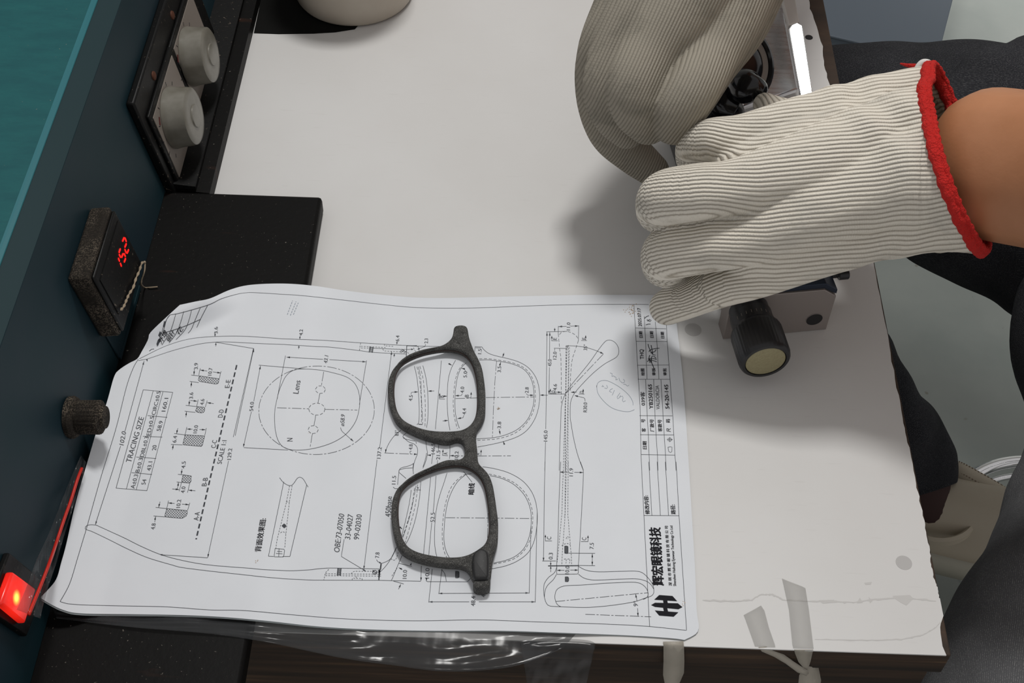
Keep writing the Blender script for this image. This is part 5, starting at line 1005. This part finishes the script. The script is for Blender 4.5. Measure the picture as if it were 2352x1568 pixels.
def rib_attr(me, co, chains, nb, base, ks=None):
    """across-the-hand coordinate that makes the knit ribs follow wrist and fingers"""
    W_ = np.zeros(len(co)); A_ = np.zeros(len(co)); S_ = np.zeros(len(co))
    if ks is not None:
        KP = np.array([ch[k][:3] for ch, k in zip(chains, ks)]); kc = KP.mean(0); ea = unit(KP[0] - KP[-1]); base = [(p - kc) @ ea for p in KP]
    SK = np.zeros(len(co))
    for ci, (ch, b) in enumerate(zip(chains, base)):
        C_ = ch[:, :3]; T = np.gradient(C_, axis=0); T /= np.linalg.norm(T, axis=1)[:, None]; s = np.r_[0, np.cumsum(np.linalg.norm(np.diff(C_, axis=0), axis=1))]
        best = np.full(len(co), 1e9); idx = np.zeros(len(co), int)
        for i in range(len(C_)):
            d = np.linalg.norm(co - C_[i], axis=1) - ch[i, 3] * .5; m = d < best; best[m] = d[m]; idx[m] = i
        lat = np.cross(T[idx], nb); lat /= np.linalg.norm(lat, axis=1)[:, None]; rel = co - C_[idx]; l_ = np.sum(rel * lat, 1); r = ch[idx, 3]
        q = np.clip(l_ / r, -1, 1); val = b + r * q * (1 + .35 * q * q) + (l_ - q * r)
        w = 1 / (np.maximum(best, 0) + 3.0) ** 3; W_ += w; A_ += w * val; al_ = s[idx] + np.sum(rel * T[idx], 1); S_ += w * al_; SK += w * (al_ - (s[ks[ci]] if ks is not None else 0))
    if ks is not None:
        k_ = sm((SK / W_ + 12) / 30); pl = (co - kc) @ ea; A_ = (k_ * A_ / W_ + (1 - k_) * pl) * W_
    for nm, v in (('rib', A_ / W_), ('along', S_ / W_)):
        a = me.attributes.new(nm, 'FLOAT', 'POINT'); a.data.foreach_set('value', v.astype('f'))
def finish(name, me, co, **kw):
    c = co * MM; c[:, 2] += TZ; me.vertices.foreach_set('co', c.ravel().astype('f')); me.update(); return link(name, me, smooth=True, **kw)

# ---- lower (left) glove, holding the jig
G1 = [
    [(2235, 262, 128, 27), (2130, 246, 122, 21), (2000, 268, 116, 20), (1850, 300, 113, 18), (1712, 322, 108, 13.5), (1640, 322, 103, 11.5), (1600, 335, 90, 10.5), (1592, 362, 72, 9.5)],
    [(2235, 330, 134, 30), (2130, 320, 128, 27), (1990, 350, 122, 23), (1830, 395, 118, 18), (1690, 430, 111, 14), (1600, 442, 107, 14.2), (1532, 456, 96, 14.2), (1514, 482, 78, 12)],
    [(2240, 400, 130, 32), (2140, 400, 124, 29), (2000, 430, 115, 23), (1850, 490, 105, 18), (1720, 548, 91, 13.6), (1625, 564, 83, 13.6), (1542, 580, 71, 14.0), (1528, 606, 54, 12.3)],
    [(2245, 462, 118, 25), (2170, 474, 110, 22), (2020, 506, 96, 20), (1880, 565, 84, 16), (1745, 628, 66, 12.2), (1650, 658, 52, 11.2), (1570, 688, 40, 10.6), (1532, 706, 30, 9.4)],
]
G1c = [chain_pts(c) for c in G1]
thumb1 = chain_pts([(2080, 290, 100, 20), (1960, 290, 78, 14), (1850, 275, 62, 10), (1785, 252, 64, 7.5), (1757, 240, 66, 6.8)])
fill1 = [chain_pts([(2180, 350, 122, 36), (2060, 370, 114, 30), (1920, 410, 104, 22), (1810, 450, 98, 15)]), chain_pts([(2160, 420, 112, 34), (2000, 460, 98, 24), (1850, 530, 86, 15)]),
         chain_pts([(2000, 300, 116, 21), (1850, 345, 113, 17.5), (1740, 368, 107, 13), (1690, 374, 102, 10)]), chain_pts([(1980, 400, 116, 22), (1850, 440, 110, 17.5), (1750, 478, 101, 13.5), (1680, 497, 92, 10.5)]), chain_pts([(2000, 490, 98, 20), (1880, 530, 92, 16), (1760, 580, 80, 12.5), (1710, 596, 72, 10)])]
me, co = sphere_union('glove', G1c + [thumb1] + fill1, 1.1, 2)
# open the wrist end: keep what lies left of the cuff plane
cA, cB, cM = U(2166, 192, 118), U(2238, 536, 108), U(2146, 350, 150)
pn = unit(np.cross(cB - cA, cM - cA)); pn = pn if pn[0] > 0 else -pn
bmx = bmesh.new(); bmx.from_mesh(me); n_ = len(co)
for v, c in zip(bmx.verts, co): v.co = c
geo = bmesh.ops.bisect_plane(bmx, geom=bmx.verts[:] + bmx.edges[:] + bmx.faces[:], plane_co=tuple(cA), plane_no=tuple(pn), clear_outer=True)
bmx.to_mesh(me); 
cutv = np.array([v.co[:] for v in bmx.verts if abs((np.array(v.co) - cA).dot(pn)) < .05]); bmx.free()
co = np.empty(len(me.vertices) * 3); me.vertices.foreach_get('co', co); co = co.reshape(-1, 3)
# knuckle and wrist folds
nrm_up = unit((-0.05, -0.35, 0.93))
KX = [int(np.argmin(np.linalg.norm(ch[:, :3] - U(*G1[i][4][:3]), axis=1))) for i, ch in enumerate(G1c)]
rib_attr(me, co, G1c, nrm_up, [36, 13, -12, -36], KX)
al = np.empty(len(co), 'f'); me.attributes['along'].data.foreach_get('value', al)
fx = co[:, 0] + .32 * (co[:, 1] - 560) + 3 * np.sin(co[:, 1] / 11)
fold = 1.5 * np.sin(fx / 3.6) * np.exp(-((fx - 150) / 20) ** 2) * sm((595 - co[:, 1]) / 30) + 1.0 * np.sin(fx / 4.5 + 1) * np.exp(-((fx - 196) / 10) ** 2)
co = co + nrm_up * fold[:, None]
glove1 = finish('glove', me, co, mat=m_knit, parent=person, label='near glove, light cotton knit with a red cuff, palm down over the jig')
# red cuff round the wrist
cc = cutv.mean(0); e1 = unit(cB - cA); e2 = np.cross(pn, e1); rel = cutv - cc; an = np.arctan2(rel @ e2, rel @ e1); od = np.argsort(an); an = an[od]; rr = np.linalg.norm(rel[od], axis=1)
t = np.linspace(-math.pi, math.pi, 161); R_ = np.interp(t, np.r_[an - 2 * math.pi, an, an + 2 * math.pi], np.tile(rr, 3)); R_[-1] = R_[0]
R_ = np.convolve(np.r_[R_[-9:-1], R_, R_[1:9]], np.ones(9) / 9, 'same')[8:-8]
ringp = cc + np.outer(np.cos(t) * (R_ - .4), e1) + np.outer(np.sin(t) * (R_ - .4), e2)
tube('red_cuff', ringp, [2.9 + .35 * math.sin(k * 1.9) + .25 * math.sin(k * .7) for k in range(161)], seg=12, mat=m_red, parent=glove1, caps=False, label='red overlocked cuff edge')
tube('red_cuff_edge', ringp + pn * 2.4, [1.7 + .4 * math.sin(k * 2.3) for k in range(161)], seg=10, mat=m_red, parent=glove1, caps=False)
k0 = U(2168, 192, 121)
tube('red_yarn_end', catmull([k0, U(2150, 176, 124), U(2128, 160, 127), U(2105, 153, 126), U(2085, 150, 124), U(2068, 146, 122)], 6), [1.9, 1.9, 1.9, 1.8, 1.8, 1.8, 1.7, 1.7, 1.7, 1.6, 1.6, 1.6, 1.6, 1.6, 1.6, 1.6, 1.5, 1.5, 1.5, 1.4, 1.4, 1.3, 1.2, 1.1, 1.0, 0.9, .8, .7, .6, .5, .4][:31], seg=8, mat=m_red, parent=glove1)
tube('white_yarn_loop', catmull([U(2152, 178, 126), U(2146, 160, 130), U(2134, 145, 133), U(2120, 143, 133), U(2110, 152, 131), U(2106, 162, 129)], 6), 1.6, seg=8, mat=m_white, parent=glove1)

# ---- upper (right) glove, turning the hand wheel
G2 = [
    [(1725, -170, 150, 27), (1700, -60, 142, 24), (1672, 40, 132, 19), (1640, 120, 124, 14.5), (1600, 190, 120, 13.8), (1565, 245, 110, 13.2), (1548, 283, 98, 11.4)],
    [(1690, -180, 156, 30), (1620, -70, 148, 27), (1560, 20, 138, 22), (1500, 110, 126, 16.5), (1462, 185, 116, 15.0), (1462, 245, 104, 13.6), (1488, 285, 92, 11)],
    [(1650, -190, 154, 30), (1560, -90, 146, 27), (1490, 10, 134, 22), (1430, 110, 118, 16.5), (1400, 200, 102, 14.5), (1412, 262, 86, 12.4), (1440, 300, 74, 10)],
    [(1610, -190, 146, 26), (1510, -80, 138, 24), (1440, 30, 124, 19), (1385, 120, 106, 14), (1375, 215, 80, 12.8), (1400, 300, 54, 12.4), (1452, 352, 34, 11.6), (1500, 392, 20, 9.6)],
]
G2c = [chain_pts(c) for c in G2]
thumb2 = chain_pts([(1725, -40, 128, 20), (1700, 60, 112, 15), (1645, 150, 96, 12), (1605, 225, 84, 10), (1575, 275, 76, 8.5)])
fill2 = [chain_pts([(1660, -170, 145, 36), (1600, -60, 136, 32), (1545, 40, 120, 24), (1532, 105, 100, 16), (1522, 170, 84, 11)]), chain_pts([(1540, -40, 130, 30), (1470, 70, 112, 24), (1430, 170, 94, 18), (1432, 230, 80, 13)])]
me, co = sphere_union('glove', G2c + [thumb2] + fill2, 1.2, 6)
rib_attr(me, co, G2c, unit((-.1, -.35, .93)), [40, 14, -12, -36])
a_ = me.attributes['rib']; a_.data.foreach_set('value', (co @ unit((1, -.22, -.35))).astype('f'))
glove2 = finish('glove', me, co, mat=m_knit_shaded, parent=person, label='far glove, cotton knit with shade in its darker colour, fingers curled round the crank')
e_ = np.array(U(1668, -185, 152)); d_ = unit(U(1760, -330, 185) - e_)
lathe('red_cuff', e_ + d_ * 14, d_, [(33, 0), (35.5, 1), (35.8, 4), (33.5, 6)], seg=64, mat=m_red, parent=glove2)

# ---- body: both arms joined over the chest as one continuous skin surface, wrists inside the gloves
def skin_mesh(name, nodes, edges, sub=2, root_i=0):
    me = bpy.data.meshes.new(name); me.from_pydata([[p[0] * MM, p[1] * MM, p[2] * MM + TZ] for p, r in nodes], edges, []); o = bpy.data.objects.new(name, me); COL.objects.link(o)
    o.modifiers.new('skin', 'SKIN'); sb = o.modifiers.new('sub', 'SUBSURF'); sb.levels = sub; sb.render_levels = sub
    for i, (p, r) in enumerate(nodes):
        d = me.skin_vertices[0].data[i]; d.radius = (r[0] * MM, r[1] * MM) if hasattr(r, '__len__') else (r * MM, r * MM); d.use_root = i == root_i
    dg = bpy.context.evaluated_depsgraph_get(); me2 = bpy.data.meshes.new_from_object(o.evaluated_get(dg)); bpy.data.objects.remove(o); return me2
CH = np.array([560., 640., 330.])
nodes = [(CH, (95, 120)), (CH + [20, -150, 40], 62), (np.array([500., 420., 160.]), 46), (U(2640, 420, 168), 43), (U(2450, 396, 143), (40, 40)), (U(2330, 386, 131), (39, 40)), (U(2240, 366, 122), (40, 41)), (U(2140, 360, 114), (22, 24)),
         (CH + [20, 150, 40], 62), (np.array([430., 960., 300.]), 46), (np.array([260., 1080., 250.]), 42), (U(1725, -400, 190), 31), (U(1690, -190, 152), (25, 27)), (CH + [20, 0, 120], 90), (CH + [25, 0, 190], 52), (CH + [10, 0, -160], (120, 140)), (CH + [10, 0, -300], (125, 150))]
edges = [(0, 1), (1, 2), (2, 3), (3, 4), (4, 5), (5, 6), (6, 7), (0, 8), (8, 9), (9, 10), (10, 11), (11, 12), (0, 13), (13, 14), (0, 15), (15, 16)]
me = skin_mesh('body', nodes, edges); body = link('body', me, mat=m_skin, parent=person, smooth=True)

# ---- jeans
def leg(name, ch, m_, seg=64, sy=1.0, folds=1.0, **kw):
    P = np.array([list(U(a[0], a[1], a[2])) + [a[3]] for a in ch]); C_ = catmull(P, 14)
    ph = random.random() * 6
    return tube(name, C_[:, :3], C_[:, 3], seg=seg, uv=True, sy=sy, fn=lambda a, s: 1 + folds * (.010 * math.sin(2 * a + s / 26 + ph) + .012 * math.sin(3 * a - s / 19 + ph * 2) + .006 * math.sin(s / 7 + a * 2)), mat=m_, **kw)
jeans = leg('jeans', [(3050, 560, -150, 150), (2800, 520, -150, 140), (2560, 440, -150, 122), (2400, 400, -152, 108), (2250, 368, -156, 97), (2180, 345, -160, 89), (2080, 335, -165, 82), (1960, 328, -172, 78), (1820, 330, -180, 74), (1640, 350, -190, 68)], m_denim, parent=person, label='dark charcoal jeans, far thigh')
leg('jeans_near_leg', [(3100, 600, -155, 150), (2980, 760, -150, 128), (2850, 900, -140, 118), (2775, 1050, -135, 106), (2712, 1200, -130, 98), (2636, 1370, -128, 92), (2528, 1560, -130, 88), (2430, 1800, -135, 82), (2380, 2000, -140, 76)], m_denim_lit, parent=jeans, label='near thigh, lighter denim with its lit tone in the colour')
leg('jeans_seat', [(3150, 350, -150, 150), (3000, 560, -150, 155), (2950, 800, -150, 150)], m_denim, parent=jeans)
leg('jeans_crotch', [(2860, 560, -160, 120), (2740, 660, -165, 115), (2670, 760, -165, 102), (2700, 900, -150, 92)], m_denim, parent=jeans)
leg('jeans_shin', [(1640, 350, -190, 66), (1700, 520, -330, 64), (1850, 740, -460, 60), (1985, 920, -510, 52), (2062, 1015, -550, 48), (2098, 1090, -575, 43), (2112, 1130, -585, 38)], m_denim, parent=jeans, folds=3.2)
tube('jeans_near_shin', [U(2380, 2000, -140), np.array([U(2380, 2000, -140)[0], U(2380, 2000, -140)[1] + 30, -420]), np.array([U(2380, 2000, -140)[0] + 10, U(2380, 2000, -140)[1] + 60, -690])], [76, 62, 52], seg=32, uv=True, mat=m_denim_lit, parent=jeans)
tube('sock', catmull([U(2085, 1070, -560), U(2132, 1150, -592), U(2165, 1195, -618)], 6), 30, seg=32, mat=m_sock, parent=person)

# ---- beige shoe
SZ0 = -652.0
SC = U(2228, 1212, -625); sxv = unit(U(2330, 1235, -625) - U(2150, 1200, -625)); syv = np.array([-sxv[1], sxv[0], 0])
def shoe_ring(t, n=40):
    """cross section of the upper at t (0 heel .. 1 toe)"""
    x = -95 + 270 * t; w = 36 + 9 * math.sin(math.pi * min(1, t * 1.15)) - 16 * max(0, t - .78) / .22 * (1 if t > .78 else 0)
    w *= math.sqrt(max(0.02, 1 - max(0, (0.10 - t) / .10) ** 2)) * math.sqrt(max(.02, 1 - max(0, (t - .90) / .10) ** 2)); h = 62 - 8 * t if t < .45 else 58.4 - 62 * (t - .45) ** .9
    h = max(h, 22) * (math.sqrt(max(.05, 1 - max(0, (.06 - t) / .06) ** 2)))
    out = []
    for k in range(n):
        a = 2 * math.pi * k / n; cx_, sz_ = math.cos(a), math.sin(a)
        yy = w * math.copysign(abs(cx_) ** .75, cx_); z = h * (max(0, sz_) ** .8) if sz_ > 0 else -2 * abs(sz_)
        yy *= 1 - .30 * max(0, z / h); out.append(np.array([SC[0], SC[1], 0]) + sxv * x + syv * yy + np.array([0, 0, SZ0 + 28 + z]))
    return out
shoe_rows = [shoe_ring(t) for t in np.linspace(0, 1, 36)]
vs = [p for r in shoe_rows for p in r]; n = 40; fs = [(i * n + k, i * n + (k + 1) % n, (i + 1) * n + (k + 1) % n, (i + 1) * n + k) for i in range(35) for k in range(n)] + [tuple(range(n))[::-1], tuple(range(35 * n, 36 * n))]
shoe = mesh_mm('shoe', vs, fs, mat=m_shoe, smooth=True, parent=person, label='beige leather shoe')
sole = []
for t in np.linspace(0, 1, 36):
    r = shoe_ring(t); ys = [np.dot(p[:2] - SC[:2], syv[:2]) for p in r]; w = max(ys) + 3; x = np.dot(r[0][:2] - SC[:2], sxv[:2]); x *= 1.02
    for y_, z in ((-w, SZ0), (w, SZ0), (w + 1, SZ0 + 20), (w - 2, SZ0 + 30), (-w + 2, SZ0 + 30), (-w - 1, SZ0 + 20)): sole.append(np.array([SC[0], SC[1], 0]) + sxv * x + syv * y_ + np.array([0, 0, z]))
fs = [(i * 6 + k, i * 6 + (k + 1) % 6, (i + 1) * 6 + (k + 1) % 6, (i + 1) * 6 + k) for i in range(35) for k in range(6)] + [(5, 4, 3, 2, 1, 0), tuple(range(210, 216))]
mesh_mm('shoe_sole', sole, fs, mat=m_sole, smooth=True, parent=shoe)
# padded collar strip with two seams
m_seam = mat('brown_seam_thread', (0.20, 0.15, 0.11), .9)
col_ = [U(2180, 1084, -585), U(2205, 1094, -582), U(2245, 1116, -584), U(2290, 1142, -588), U(2335, 1172, -592)]
tube('shoe_collar', catmull(col_, 8), 14, seg=20, mat=m_shoe, parent=shoe, label='padded beige heel collar with seams')
for off in (-6, 8):
    pts = [c + np.array([0, 0, 12.5]) + syv * off for c in catmull(col_, 6)]
    for i in range(0, len(pts) - 1, 1):
        a, b = pts[i], pts[i] * .45 + pts[i + 1] * .55
        boxd('stitch', (a + b) / 2, (b - a) / 2, np.cross(unit(b - a), (0, 0, 1)) * .45, (0, 0, .3), mat=m_seam, parent=shoe)
op = U(2155, 1165, -585)
lathe('shoe_opening', op - np.array([0, 0, 0]), (-.15, 0.1, 1), [(38, -14), (39, -6), (36, -3), (33, -6), (30, -14)], seg=48, mat=m_shoe, parent=shoe, closed=False)
# back wall of the workshop, behind the photographer's view
bm = bmesh.new(); prism(bm, [(-2500, 2900, -750), (2500, 2900, -750), (2500, 3000, -750), (-2500, 3000, -750)], [(-2500, 2900, 2200), (2500, 2900, 2200), (2500, 3000, 2200), (-2500, 3000, 2200)])
bm_obj('wall_back', bm, mat=mat('workshop_wall_paint', (.5, .5, .48), .8), kind='structure')
